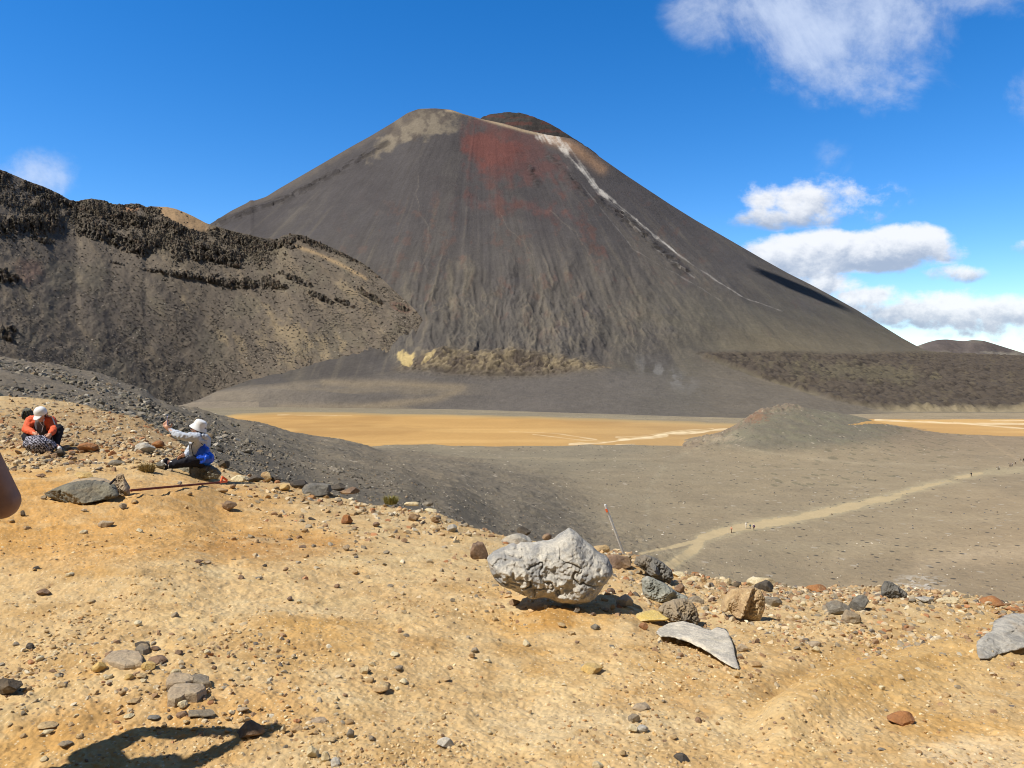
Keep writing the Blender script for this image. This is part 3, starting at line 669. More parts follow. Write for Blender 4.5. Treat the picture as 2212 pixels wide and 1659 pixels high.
vol_mat = col_mat("volcanic_ash", 0.24, 0.018, 0.16, 1.0, 3.0, (0.05, 0.35), 0.95, spots=[(0.22, 0.985, (0.20, 0.18, 0.15), 0.5)])
o = link("volcano", sheet_mesh("volcano", vol, c), vol_mat, smooth=True); tag(o, "dark volcanic cone with red scoria and a white streak", kind='structure')
# ---- second summit of the cone, behind the crater rim
s2 = [(980, 330), (1010, 285), (1030, 262), (1042, 253), (1060, 246), (1085, 243), (1105, 242), (1130, 245), (1150, 251), (1190, 268), (1215, 283), (1240, 299), (1280, 325), (1320, 360)]
sm2 = loft(980, 1320, 240, [(lambda xs: rail(xs, s2, 3) + 70, f1(1935), 0), (s2, f1(2030), 3), (lambda xs: rail(xs, s2, 3) + 40, f1(2150), 0)], [(80, 'lin'), (10, 'lin')])
X, Y, px, py = sm2.X, sm2.Y, sm2.px, sm2.py
b = fbm(px * 0.05, py * 0.12, 4, 140)
sm2.Z += 2.0 * fbm(X * 0.02, sm2.Z * 0.05, 4, 141) * sst(py - rail(px[0], s2, 3)[None, :], 0, 10) + 1.0 * fbm(X * 0.1, Y * 0.1, 2, 142)
c = np.empty(X.shape + (3,)); c[:] = (0.062, 0.055, 0.052)
c = blend(c, sst(np.sin(py * 0.38 + 2 * b) + b, 0.2, 1.1) * 0.6, (0.125, 0.050, 0.042)); c = blend(c, sst(-b, 0, .6) * .5, (0.038, 0.034, 0.034))
o = link("volcano_summit", sheet_mesh("volcano_summit", sm2, c), vol_mat, smooth=True); tag(o, "dark second summit behind the crater rim", kind='structure')
# ---- rocky ridge on the left
rs = [(-500, 300), (-300, 320), (-100, 345), (0, 366), (30, 378), (60, 391), (90, 401), (120, 415), (150, 431), (165, 436), (180, 431), (200, 429), (225, 433), (240, 440), (262, 442), (285, 440), (305, 441), (315, 447), (335, 446), (360, 447), (380, 451), (400, 459), (420, 468), (445, 482), (500, 498), (560, 512), (598, 518), (612, 508), (630, 505), (655, 508), (675, 517), (700, 527),
      (740, 545), (780, 566), (800, 580), (830, 606), (860, 635), (900, 672), (925, 705), (945, 738), (965, 765), (990, 790)]
rsY = [(-500, 800), (0, 1010), (165, 1150), (300, 1200), (445, 1220), (600, 1265), (700, 1265), (780, 1235), (860, 1150), (900, 1090), (945, 1015), (990, 965)]
rfY = [(-500, 400), (0, 540), (100, 590), (200, 650), (300, 730), (350, 775), (430, 835), (500, 870), (600, 885), (700, 900), (850, 930), (900, 935), (990, 950)]
rf = [(-500, 930), (0, 915), (200, 900), (300, 890), (350, 883), (400, 876), (430, 871), (500, 861), (600, 850), (700, 839), (780, 826), (850, 812), (900, 806), (990, 800)]
rg_ = loft(-500, 990, 1000, [(rf, rfY, 8), (rs, rsY, 1.5), (lambda xs: rail(xs, rs, 1.5) + 50, lambda xs: rail(xs, rsY, 25) + 90, 0), (lambda xs: rail(xs, rs, 1.5) + 400, lambda xs: rail(xs, rsY, 25) + 300, 0)], [(560, 0.05), (16, 'lin'), (8, 'lin')])
X, Y, px, py = rg_.X, rg_.Y, rg_.px, rg_.py.copy(); Z0 = rg_.Z.copy()
rowi = np.arange(px.shape[0])[:, None] * np.ones_like(px); front = (rowi <= 560) * 1.0
silr = rail(px[0], rs, 1.5)[None, :]
warp = 14 * fbm(px * 0.02, py * 0.02, 3, 150)
b1_ = fbm(px * 0.015, py * 0.015, 5, 151, 0.6); b2_ = fbm(px * 0.07, py * 0.07, 4, 152, 0.6)
# lava beds standing out of the scree: cliffs in bands that run along the slope, broken up and columnar
B1 = rail(px[0], [(-500, 512), (0, 508), (89, 508), (147, 505), (223, 522), (259, 539), (312, 553), (357, 553), (446, 568), (536, 577), (580, 585), (640, 592), (700, 600), (800, 630), (880, 675), (990, 760)], 10)[None, :]
q = py - B1 + warp * 0.5 + 7 * b2_
pres = lambda k, lo, hi: sst(fbm(px * 0.013 + 5 * k, py * 0.010 + 3 * k, 4, 170 + k, 0.6), lo, hi)
face = np.zeros(px.shape); ramp = np.zeros(px.shape)
for k, (a_, b_) in enumerate([(-36, 0), (-80, -52), (-118, -96), (-158, -134), (-195, -172)]):
    pk_ = np.clip(pres(k, -0.45 if k in (0,) else -0.25, 0.15), 0, 1) * sst(620 + 60 * k - px + 60 * b1_, 0, 60)
    fk = sst(q, a_ - 4, a_ + 3) * (1 - sst(q, b_ - 4, b_ + 2)) * pk_
    face = np.maximum(face, fk)
    ramp += pk_ * np.clip((q - (a_ - 16)) / 16, 0, 1) * np.clip((b_ - q) / (b_ - a_), 0, 1)
led, lt = pdist(px, py + 4 * b2_, [(241, 563), (312, 579), (357, 588), (411, 597), (491, 609), (536, 613), (576, 610), (620, 622)])
lw = np.interp(lt, [0, .35, .5, .85, 1], [3, 4, 9, 10, 3])
fl_ = np.exp(-(led / lw) ** 2) * sst(b2_ + 0.3 * b1_, -0.7, 0.0); face = np.maximum(face, fl_); ramp += 0.6 * fl_
ob, ot = pdist(px, py + 3 * b2_, [(606, 513), (640, 512), (680, 524), (740, 546), (800, 574), (825, 590)])
fo = np.exp(-(ob / 8.0) ** 2) * (py < rail(px[0], [(-500, 0), (600, 523), (650, 533), (700, 552), (750, 574), (830, 606), (990, 800)], 5)[None, :]); face = np.maximum(face, fo)
crest_ = sst(34 - (py - silr), 0, 20) * sst(250 - px, -40, 60) + 0.9 * sst(14 - (py - silr), 0, 10) * sst(345 - px, 0, 20); face = np.maximum(face, np.clip(crest_, 0, 1) * sst(b2_, -0.5, 0.1))
for (ex, ey, rx, ry, ro) in [(14, 722, 30, 22, 25), (4, 597, 36, 18, 15), (750, 655, 34, 6, 20), (865, 664, 24, 8, 20), (690, 640, 30, 8, 25), (800, 640, 30, 7, 30), (640, 606, 40, 9, 20), (90, 520, 30, 8, 10)]:
    face = np.maximum(face, sst(ellm(px, py, ex, ey, rx, ry, ro) + 0.5 * b2_, 0.35, 0.7) * sst(ellm(px, py, ex, ey, rx, ry, ro), 0, .2))
bald = sst(ellm(px, py, 398, 468, 62, 22, 25) * 1.4, 0.3, 0.7)
cragm = face * front * (1 - bald)
mixm = sst(B1 - py + 1.4 * warp, -14, 45) * front * (1 - bald) * sst(b1_ + 0.7 * b2_, -0.8, 0.2) * sst(640 - px, 0, 120)     # rubble between the beds
w1, w2, wc = worley((px + 6 * b2_) * 0.115, py * 0.045 + 0.5 * b2_, 153)
w1s, w2s, wcs = worley(px * 0.26 + b2_, py * 0.13, 154)
keep = sst(py - silr, -3, 10)
Yold = rg_.Y.copy()
rg_.Y -= front * keep * (11 * ramp * (1 - bald) + cragm * (11 * (wc - 0.4) * sst(w2 - w1, 0.0, 0.22) + 7 * (wcs - 0.5) * sst(w2s - w1s, 0, 0.2)) + mixm * 5 * (wcs - 0.5))
rg_.Z *= rg_.Y / Yold
rg_.Z += (0.25 + 0.75 * keep) * (cragm + 0.4 * mixm) * (1.6 * (wcs - 0.5) + 1.4 * b2_ + 1.0 * (wc - 0.4))
rn = 1 - cragm
along = (px * 0.62 + py * 0.78) * 0.006; across = (px * 0.78 - py * 0.62) * 0.030
rg_.Z += rn * front * np.clip(rowi / 12, 0, 1) * (1.6 * fbm(along, across, 4, 155) + 1.2 * fbm(px * 0.05, py * 0.05, 4, 156)) * keep
rg_.X = (px - CX) / F * rg_.Y
c = np.empty(X.shape + (3,)); c[:] = (0.108, 0.092, 0.075)
stn = fbm((px * 0.62 + py * 0.78) * 0.006, (px * 0.78 - py * 0.62) * 0.05, 5, 160, 0.6)      # streaks running down the slope
c = blend(c, sst(stn, 0.0, 0.6) * 0.55, (0.150, 0.122, 0.088)); c = blend(c, sst(-stn, 0.1, 0.6) * 0.5, (0.078, 0.068, 0.060))
c = blend(c, sst(b1_, 0.1, 0.6) * 0.35, (0.118, 0.108, 0.080)); c = blend(c, sst(b2_, 0.3, 0.8) * 0.35, (0.17, 0.145, 0.11))
c = blend(c, sst(ellm(px, py, 640, 735, 120, 60, 20) + 0.7 * b2_ + .4 * stn, 0.5, 0.95) * 0.25, (0.22, 0.175, 0.105))
for (ex, ey, rx, ry, ro) in [(590, 690, 8, 30, -25), (630, 720, 16, 36, -30), (665, 735, 8, 24, -25), (700, 760, 10, 26, -25), (740, 750, 7, 20, -15), (520, 745, 8, 34, -35), (480, 725, 6, 26, -35), (45, 600, 8, 40, -10), (60, 640, 7, 34, -20), (395, 650, 6, 20, -30), (800, 640, 8, 26, -50), (745, 620, 7, 30, -55), (815, 775, 18, 12, 0), (830, 765, 8, 12, 0)]:
    c = blend(c, sst(ellm(px, py, ex, ey, rx * 1.6, ry * 1.3, ro) + 0.5 * b2_, 0.3, 0.95) * sst(ellm(px, py, ex, ey, rx * 1.6, ry * 1.3, ro), 0, .3) * 0.6, (0.205, 0.165, 0.108))
c = blend(c, sst(ellm(px, py, 395, 466, 66, 24, 25) * 1.4 + .2 * b2_, 0.3, 0.7) * 0.95, (0.275, 0.190, 0.112))
c = blend(c, sst(ellm(px, py, 270, 449, 36, 12, 5) * 1.4 + .4 * b2_, 0.4, 0.8) * 0.8, (0.31, 0.165, 0.09))
dtan, _ = pdist(px, py, [(600, 522), (650, 535), (700, 556), (750, 580), (790, 602)])
c = blend(c, np.exp(-(dtan / 4.0) ** 2) * 0.85, (0.27, 0.20, 0.12))
c = blend(c, np.exp(-(pdist(px, py, [(460, 492), (540, 515), (600, 524)])[0] / 8.0) ** 2) * 0.5, (0.20, 0.16, 0.11))
c = blend(c, sst(ellm(px, py, 60, 590, 40, 40) + .4 * b2_, .4, .9) * 0.5, (0.155, 0.095, 0.075))
c = blend(c, mixm * 0.85, (0.070, 0.060, 0.048)); c = blend(c, mixm * sst(b1_ - b2_, 0.1, 0.8) * 0.4, (0.118, 0.100, 0.066))
c = blend(c, cragm * 0.9, (0.056, 0.050, 0.045))
c = blend(c, cragm * sst(wcs + 0.4 * b2_, 0.5, 0.95) * 0.6, (0.105, 0.092, 0.070))
c = blend(c, cragm * (wc > 0.75) * 0.4, (0.105, 0.078, 0.060)); c = blend(c, cragm * sst(0.10 - (w2 - w1), 0, 0.08) * 0.7, (0.020, 0.018, 0.017))
c = blend(c, sst(ellm(px, py, 865, 664, 24, 10, 20), .1, .5) * 0.5, (0.11, 0.060, 0.048))
c = blend(c, sst(py, 760, 850) * 0.55 * sst(520 - px, 0, 160), (0.125, 0.108, 0.084))
c = c * 1.38 * np.array((1.03, 1.0, 0.96))
RIDC = c; CRAG = cragm; MIXM = mixm
ridge_mat = col_mat("lava_scree", 0.28, 0.05, 0.35, 1.0, 1.2, (0.15, 0.9), 0.95, spots=[(0.30, 0.965, (0.27, 0.235, 0.19), 0.7)])
o = link("hill", sheet_mesh("hill", rg_, c), ridge_mat, smooth=True); tag(o, "scree hill with black lava crags on the left", kind='structure')
# ---- far hill
fh = [(1800, 800), (1900, 775), (1960, 756), (1985, 746), (2005, 739), (2025, 734), (2045, 733), (2070, 736), (2085, 737), (2100, 734), (2125, 736), (2145, 742), (2180, 753), (2212, 763), (2260, 778), (2330, 800)]
far = loft(1800, 2330, 300, [(f1(815), f1(2900), 0), (fh, f1(3400), 3), (lambda xs: rail(xs, fh, 3) + 30, f1(3900), 0)], [(120, 'lin'), (8, 'lin')])
X, Y, px, py = far.X, far.Y, far.px, far.py
b = fbm(px * 0.03, py * 0.06, 5, 170, 0.6)
far.Z += 9 * fbm(X * 0.006, Y * 0.004, 5, 171, 0.6) * sst(py - rail(px[0], fh, 3)[None, :], 0, 12)
c = np.empty(X.shape + (3,)); c[:] = (0.120, 0.100, 0.092)
c = blend(c, sst(b + 0.3, 0.1, 0.7) * 0.5, (0.175, 0.155, 0.125)); c = blend(c, sst(-b, 0.1, 0.6) * 0.4, (0.08, 0.07, 0.066))
c = blend(c, sst(ellm(px, py, 2150, 762, 60, 9) + .5 * b, .4, .9) * .6, (0.30, 0.27, 0.22))
o = link("distant_hill", sheet_mesh("distant_hill", far, c), vol_mat, smooth=True); tag(o, "low brown hill on the far right skyline", kind='structure')
# ---- the plain under everything, out to the horizon
pv = [(-30000, -2000, -75), (30000, -2000, -75), (30000, 40000, -90), (-30000, 40000, -90)]
o = link("plain", np_mesh("plain", pv, [[0, 1, 2, 3]], np.array([(0.13, 0.12, 0.09)] * 4)), vol_mat); tag(o, "flat land reaching to the horizon", kind='structure')
# ---- a drifting cloud above the frame whose shadow lies on the right flank of the cone
def cloud_mesh():
    bm = bmesh.new(); bmesh.ops.create_icosphere(bm, subdivisions=5, radius=1.0)
    P = np.array([v.co[:] for v in bm.verts]); n = fbm3(P * 2.2, 5, 7, 0.6)
    P = P * (1 + 0.28 * n[:, None]); P[:, 2] *= np.where(P[:, 2] < 0, 0.35, 1.0)
    for v, p in zip(bm.verts, P): v.co = p
    me = bpy.data.meshes.new("cloud"); bm.to_mesh(me); bm.free(); return me
hit = Vector(((1745 - CX) / F * 1580, 1580, (HY - 648) / F * 1580))
tcl = 3200.0
cl = link("cloud", cloud_mesh(), flat_mat("cloud_white", (0.85, 0.86, 0.88), 1.0, 0.03, 0.01), smooth=True)
cl.location = hit - sd * tcl; cl.scale = (66, 62, 30); cl.rotation_euler = (0, 0, math.radians(-22))
tag(cl, "small white cloud drifting above the right flank of the volcano", 'cloud')
# ================================================================== LOOSE STONES (too many to count)
rng = np.random.default_rng(5)
def stone_shapes(k, sub, seed, cuts=6, jit=0.22):
    out = []
    for i in range(k):
        bm = bmesh.new(); bmesh.ops.create_icosphere(bm, subdivisions=sub, radius=1.0)
        P = np.array([v.co[:] for v in bm.verts]); Fc = np.array([[v.index for v in f.verts] for f in bm.faces]); bm.free()
        r = np.random.default_rng(seed + i)
        P *= (1 + jit * (r.random(len(P)) - 0.5) * 2)[:, None]
        for _ in range(cuts):
            n = r.normal(size=3); n /= np.linalg.norm(n); o_ = r.uniform(0.45, 0.8)
            d = P @ n - o_; P -= np.clip(d, 0, None)[:, None] * n
        P *= np.array([r.uniform(.8, 1.25), r.uniform(.7, 1.1), r.uniform(.5, .85)])
        out.append((P, Fc))
    return out
def scatter(name, S, N, wfun, size, shapes, cols, cw, mat, label, sink=0.25, name_kind='stuff', sizeY=None, faces=True):
    """N stones lying on sheet S; wfun gives the density over the sheet's nodes"""
    w = wfun.astype(float).ravel(); w = np.clip(w, 0, None); w /= w.sum()
    idx = rng.choice(len(w), size=N, p=w)
    ncol = S.X.shape[1]; r_ = np.minimum(idx // ncol, S.X.shape[0] - 2); c_ = np.minimum(idx % ncol, ncol - 2)
    a = rng.random(N); b = rng.random(N)
    def s_(A): return (A[r_, c_] * (1 - a) + A[r_ + 1, c_] * a) * (1 - b) + (A[r_, c_ + 1] * (1 - a) + A[r_ + 1, c_ + 1] * a) * b
    C0 = np.stack([s_(S.X), s_(S.Y), s_(S.Z)], axis=-1)
    sz = size(N, C0)
    Vs = []; Fs = []; Cs = []; off = 0
    which = rng.integers(0, len(shapes), N)
    cols = np.array(cols); ci = rng.choice(len(cols), size=N, p=np.array(cw) / sum(cw))
    for k, (P, Fc) in enumerate(shapes):
        m = np.where(which == k)[0]
        if len(m) == 0: continue
        ang = rng.random(len(m)) * 6.283; ca, sa = np.cos(ang), np.sin(ang)
        tl = rng.normal(size=(len(m), 2)) * 0.25
        Q = np.repeat(P[None], len(m), 0) * sz[m][:, None, None]
        x = Q[..., 0] * ca[:, None] - Q[..., 1] * sa[:, None]; y = Q[..., 0] * sa[:, None] + Q[..., 1] * ca[:, None]
        z = Q[..., 2] + x * tl[:, :1] + y * tl[:, 1:]
        Q = np.stack([x, y, z], -1) + C0[m][:, None, :]
        Q[..., 2] += (sz[m] * (0.42 - sink * 2.4 * rng.random(len(m))))[:, None] * 0.6
        n = P.shape[0]
        Vs.append(Q.reshape(-1, 3)); Fs.append((Fc[None] + (np.arange(len(m)) * n)[:, None, None] + off).reshape(-1, 3)); off += len(m) * n
        cc = cols[ci[m]] * (0.75 + 0.5 * rng.random((len(m), 1)))
        Cs.append(np.repeat(cc, n, 0))
    me = np_mesh(name, np.concatenate(Vs), np.concatenate(Fs), np.concatenate(Cs))
    o = link(name, me, mat, smooth=False)
    return tag(o, label, name, kind='stuff')
def block_shapes(k, seed):
    out = []
    for i in range(k):
        r = np.random.default_rng(seed + i); bm = bmesh.new(); bmesh.ops.create_cube(bm, size=2.0)
        bmesh.ops.bevel(bm, geom=bm.edges[:], offset=0.22, segments=1, affect='EDGES', profile=0.5); bmesh.ops.triangulate(bm, faces=bm.faces[:])
        P = np.array([v.co[:] for v in bm.verts]); Fc = np.array([[v.index for v in f.verts] for f in bm.faces]); bm.free()
        P += 0.16 * (r.random(P.shape) - 0.5) + 0.18 * np.stack([P[:, 1], P[:, 2], P[:, 0]], -1) * (r.random(3) - 0.5)
        P *= np.array([r.uniform(.5, .9), r.uniform(.5, .9), r.uniform(.6, 1.1)]) * 0.85
        out.append((P, Fc))
    return out
blocks = block_shapes(12, 900)
tiny = stone_shapes(8, 1, 100, 7, 0.15)
mid = stone_shapes(10, 2, 200, 10, 0.10)
grit_mat = col_mat("grit", 0.22, 9.0, 60.0, 0.5, 0.006, (30.0, 120.0), 0.9)
scree_mat = col_mat("scree_stone", 0.25, 1.2, 6.0, 0.6, 0.08, (2.0, 9.0), 0.9)
S = fg; edge_d = S.py - rail(S.px[0], EY, 10.0)[None, :]
rowsel = np.zeros(S.X.shape); rowsel[60:500] = 1.0
cl_ = vn2(S.X * 1.1, S.Y * 1.1, 301) * vn2(S.X * 3.1, S.Y * 3.1, 302)
track_free = 1 - 0.6 * sst(ellm(S.px, S.py, 1980, 1440, 420, 80, -14), 0.1, 0.8) - 0.4 * sst(ellm(S.px, S.py, 950, 1330, 520, 170, 10) + 0.3 * (cl_ - 0.3), 0.2, 0.8)
rockbelt = np.exp(-np.clip(edge_d, 0, 999) / 60.0)
leftrub = sst(ellm(S.px, S.py, 230, 930, 480, 85), 0.1, 0.7)
wf = rowsel * (0.15 + 4.5 * cl_ ** 1.8) * (0.45 * track_free + 2.2 * rockbelt + 2.3 * leftrub + 1.1 * ellm(S.px, S.py, 380, 1480, 400, 120) + 1.4 * ellm(S.px, S.py, 1680, 1330, 250, 80))
inview = ((S.px > -350) & (S.px < 2560)).astype(float)
tan_c = [(0.56, 0.41, 0.22), (0.52, 0.34, 0.15), (0.66, 0.54, 0.34), (0.42, 0.285, 0.145), (0.26, 0.175, 0.11), (0.34, 0.28, 0.20), (0.44, 0.25, 0.11)]
def sz_pix(lo, hi, pw):
    def f(N, C): return (lo + (hi - lo) * rng.random(N) ** pw) * C[:, 1] / F * 0.5
    return f
def sz_m(lo, hi, pw, cap=6.0):
    def f(N, C): return np.minimum((lo + (hi - lo) * rng.random(N) ** pw), cap * C[:, 1] / F) * 0.5
    return f
scatter("gravel", S, 26000, wf * inview, sz_m(0.005, 0.045, 4.6, 12), tiny, tan_c, [5, 4, 2.2, 2.4, 0.9, 0.7, 1.0], grit_mat, "fine tan gravel strewn over the sandy ground")
belt = rowsel * inview * (rockbelt ** 1.3 * sst(S.px, 330, 560) + 2.6 * leftrub * (edge_d > -2) + 0.5 * ellm(S.px, S.py, 1650, 1290, 330, 50) + 0.12 * ellm(S.px, S.py, 380, 1490, 380, 110)) * (0.2 + cl_ * 2)
belt[500:508] = belt[499] * 0.6
scatter("rubble", S, 12500, belt, sz_m(0.022, 0.17, 4.0, 17), mid, [(0.50, 0.40, 0.26), (0.44, 0.30, 0.16), (0.60, 0.52, 0.38), (0.30, 0.25, 0.18), (0.30, 0.19, 0.11), (0.17, 0.145, 0.12), (0.40, 0.20, 0.10)], [5, 4, 1.4, 2.0, 3.0, 0.8, 1.1], grit_mat,
        "brown and cream rubble along the edge of the sandy shelf")
# scree of the near left slope
S = bas; py_ = S.py
ww = (S.px > -150) & (S.px < 2400) & (S.Y < 330)
wn = sst(vn2(S.X * 0.05, S.Y * 0.05, 310) + 0.5 * vn2(S.X * 0.2, S.Y * 0.2, 311), 0.35, 1.0)
scd = sst(scr - floor, 0.6, 4.0) * (1 - sst(S.px, 1050, 1450))
vis = (S.py < 1260).astype(float)
greys = [(0.20, 0.172, 0.132), (0.255, 0.225, 0.18), (0.11, 0.096, 0.080), (0.40, 0.36, 0.30), (0.25, 0.19, 0.125), (0.17, 0.152, 0.108)]
wa = ww * vis * (scd * (0.15 + wn) + 0.004)
scatter("scree", S, 34000, wa * sst(S.Y, 18, 26), sz_m(0.06, 0.60, 3.6, 11), tiny, greys, [4, 3.4, 3, 0.9, 2, 2], scree_mat, "loose grey lava scree on the near slope")
wb = ww * vis * scd * (1 - sst(S.px, 250, 700)) * (S.py < 990) * (S.Y > 26) * sst(wn, 0.1, 0.6)
scatter("talus", S, 3000, wb, sz_m(0.15, 1.4, 3.2, 20), mid, greys, [4, 4, 3, 1.0, 1, 2], scree_mat, "blocky grey talus below the black crags")
wc_ = ((S.px > 600) & (S.px < 2400) & (S.Y > 120) & (S.Y < 430) & (hump < 30)).astype(float) * (0.25 + 0.9 * wn) * (0.2 + 1.0 * sst(S.py, 900, 1150)) * (~track) * (~lake)
wc_ += 3.0 * np.exp(-((S.Y - 402) / 7.0) ** 2) * (S.px > 700) * (S.px < 1480) + 2.0 * rockside * (hump > 0.3)
scatter("pebbles", S, 5200, wc_, sz_m(0.12, 1.0, 4.0, 6), tiny, [(0.42, 0.37, 0.29), (0.14, 0.13, 0.12), (0.55, 0.50, 0.42), (0.25, 0.2, 0.15)], [2, 4, 1.2, 3], scree_mat, "stones dotted over the crater floor and its stony lip")
S = rg_
ri = np.arange(S.X.shape[0])[:, None] * np.ones_like(S.X)
wr = (S.px > -120) * (ri < 556) * (0.35 + sst(vn2(S.px * 0.03, S.py * 0.03, 320), 0.3, 0.8)) * (1 - 0.7 * CRAG) * (1 - 0.6 * sst(760 - py_[0, 0] * 0 - S.py, 0, 9999))
wr = wr * (1 - 0.95 * sst(ellm(S.px, S.py, 395, 466, 66, 24, 25) * 1.4, .3, .7)) * (0.5 + 0.9 * sst(S.py, 560, 780))
scatter("boulder_field", S, 44000, wr, lambda N, C: (1.1 + 4.2 * rng.random(N) ** 4.5) * C[:, 1] / F * 0.62, tiny, [(0.16, 0.137, 0.112), (0.11, 0.095, 0.08), (0.21, 0.18, 0.145), (0.32, 0.285, 0.235), (0.075, 0.066, 0.06)], [4, 3, 2.5, 0.8, 2], scree_mat,
        "dark lava blocks strewn down the scree hill")
wk = (S.px > -120) * (ri < 556) * (CRAG + 0.8 * MIXM) * (0.3 + sst(fbm(S.px * 0.05, S.py * 0.09, 3, 333), -0.3, 0.4))
scatter("crag_blocks", S, 26000, wk, lambda N, C: (1.4 + 5.0 * rng.random(N) ** 4.0) * C[:, 1] / F * 0.6, blocks, [(0.128, 0.108, 0.086), (0.074, 0.063, 0.053), (0.18, 0.152, 0.112), (0.145, 0.105, 0.078)], [4, 3, 2.4, 1.4], scree_mat,
        "broken black lava blocks of the crags")
# ================================================================== ROCKS, ONE BY ONE
def tree_of(S, r0, r1):
    V_ = np.stack([S.X[r0:r1], S.Y[r0:r1], S.Z[r0:r1]], -1); nr, nc = V_.shape[:2]
    return BVHTree.FromPolygons(V_.reshape(-1, 3).tolist(), grid_faces(nr, nc).tolist())
T_fg = tree_of(fg, 40, 540); T_bas = tree_of(bas, 0, bas.X.shape[0])
def cast(x, y, T=None):
    d = Vector(((x - CX) / F, 1.0, (HY - y) / F)).normalized()
    h = (T or T_fg).ray_cast(Vector((0, 0, 0)), d)
    return h[0]
def ground_z(x, y, T=None):
    h = (T or T_fg).ray_cast(Vector((x, y, 60)), Vector((0, 0, -1)))
    return h[0].z if h[0] is not None else None
def P3(x, y, Yd): return Vector(((x - CX) / F * Yd, Yd, (HY - y) / F * Yd))
DUST = (0.47, 0.31, 0.14)
RM = {
 'grey':   rock_mat("grey_rock", (0.27, 0.235, 0.185), (0.19, 0.168, 0.135), (0.38, 0.34, 0.27), 1.0, 0.5, DUST, 0.35),
 'slate':  rock_mat("slate_rock", (0.195, 0.182, 0.158), (0.13, 0.124, 0.112), (0.31, 0.29, 0.25), 1.0, 0.45, DUST, 0.15),
 'olive':  rock_mat("olive_rock", (0.235, 0.215, 0.160), (0.175, 0.160, 0.125), (0.34, 0.30, 0.22), 0.7, 0.3, DUST, 0.2),
 'dark':   rock_mat("dark_rock", (0.105, 0.088, 0.070), (0.065, 0.056, 0.048), (0.18, 0.15, 0.115), 1.0, 0.5, DUST, 0.15),
 'tan':    rock_mat("tan_rock", (0.50, 0.36, 0.19), (0.40, 0.26, 0.13), (0.62, 0.50, 0.31), 1.0, 0.5, (0.33, 0.20, 0.10), 0.4),
 'cream':  rock_mat("cream_rock", (0.66, 0.56, 0.36), (0.56, 0.45, 0.27), (0.74, 0.68, 0.52), 1.0, 0.5, DUST, 0.3),
 'white':  rock_mat("white_rock", (0.70, 0.62, 0.49), (0.50, 0.45, 0.37), (0.78, 0.72, 0.60), 1.3, 0.65, (0.36, 0.31, 0.20), 0.35),
 'brown':  rock_mat("brown_rock", (0.26, 0.17, 0.11), (0.19, 0.13, 0.095), (0.38, 0.28, 0.19), 1.0, 0.5, DUST, 0.3),
 'rust':   rock_mat("rust_rock", (0.38, 0.17, 0.065), (0.30, 0.15, 0.075), (0.48, 0.33, 0.17), 1.0, 0.5, DUST, 0.3),
 'gold':   rock_mat("gold_rock", (0.58, 0.39, 0.14), (0.52, 0.37, 0.17), (0.68, 0.53, 0.26), 1.2, 0.5, DUST, 0.3),
 'sulphur': rock_mat("sulphur_rock", (0.64, 0.47, 0.15), (0.60, 0.47, 0.22), (0.70, 0.58, 0.30), 1.4, 0.5, DUST, 0.3),
 'mauve':  rock_mat("mauve_rock", (0.43, 0.335, 0.225), (0.36, 0.275, 0.19), (0.52, 0.42, 0.29), 1.0, 0.4, DUST, 0.4),
 'mottled': rock_mat("mottled_rock", (0.32, 0.255, 0.175), (0.22, 0.185, 0.14), (0.44, 0.34, 0.21), 1.2, 0.6, DUST, 0.3),
 'pale':   rock_mat("pale_grey_rock", (0.50, 0.46, 0.39), (0.33, 0.31, 0.275), (0.62, 0.575, 0.49), 1.2, 0.5, DUST, 0.3),
}
def rock_shape(seed, sub=4, cuts=14, rough=0.05, lo=0.55, hi=0.88):
    bm = bmesh.new(); bmesh.ops.create_icosphere(bm, subdivisions=sub, radius=1.0)
    P = np.array([v.co[:] for v in bm.verts]); Fc = np.array([[v.index for v in f.verts] for f in bm.faces]); bm.free()
    r = np.random.default_rng(seed)
    P *= (1 + 0.16 * fbm3(P * 1.1 + seed, 2, seed))[:, None]
    for _ in range(cuts):
        n = r.normal(size=3); n /= np.linalg.norm(n); o_ = r.uniform(lo, hi)
        d = P @ n - o_; P -= np.clip(d, 0, None)[:, None] * n * 0.97
    P *= (1 + rough * fbm3(P * 3.0 + 3 * seed, 4, seed + 5, 0.6))[:, None]
    P -= (P.max(0) + P.min(0)) / 2; P /= (P.max(0) - P.min(0)) / 2
    return P, Fc
REG = {1: (0.24802, 0, 822.9), 2: (0.2728, 987.5, 1042.4), 3: (0.30556, 1536.1, 1152.1), 4: (0.34722, 0, 1261.8), 6: (0.34722, 768.1, 1261.8), 7: (0.39683, 384.0, 850.3), 0: (1, 0, 0)}
def rp(r, x, y):
    s, ox, oy = REG[r]; return ox + s * x, oy + s * y
seedc = [1000]
SHAPES = {}
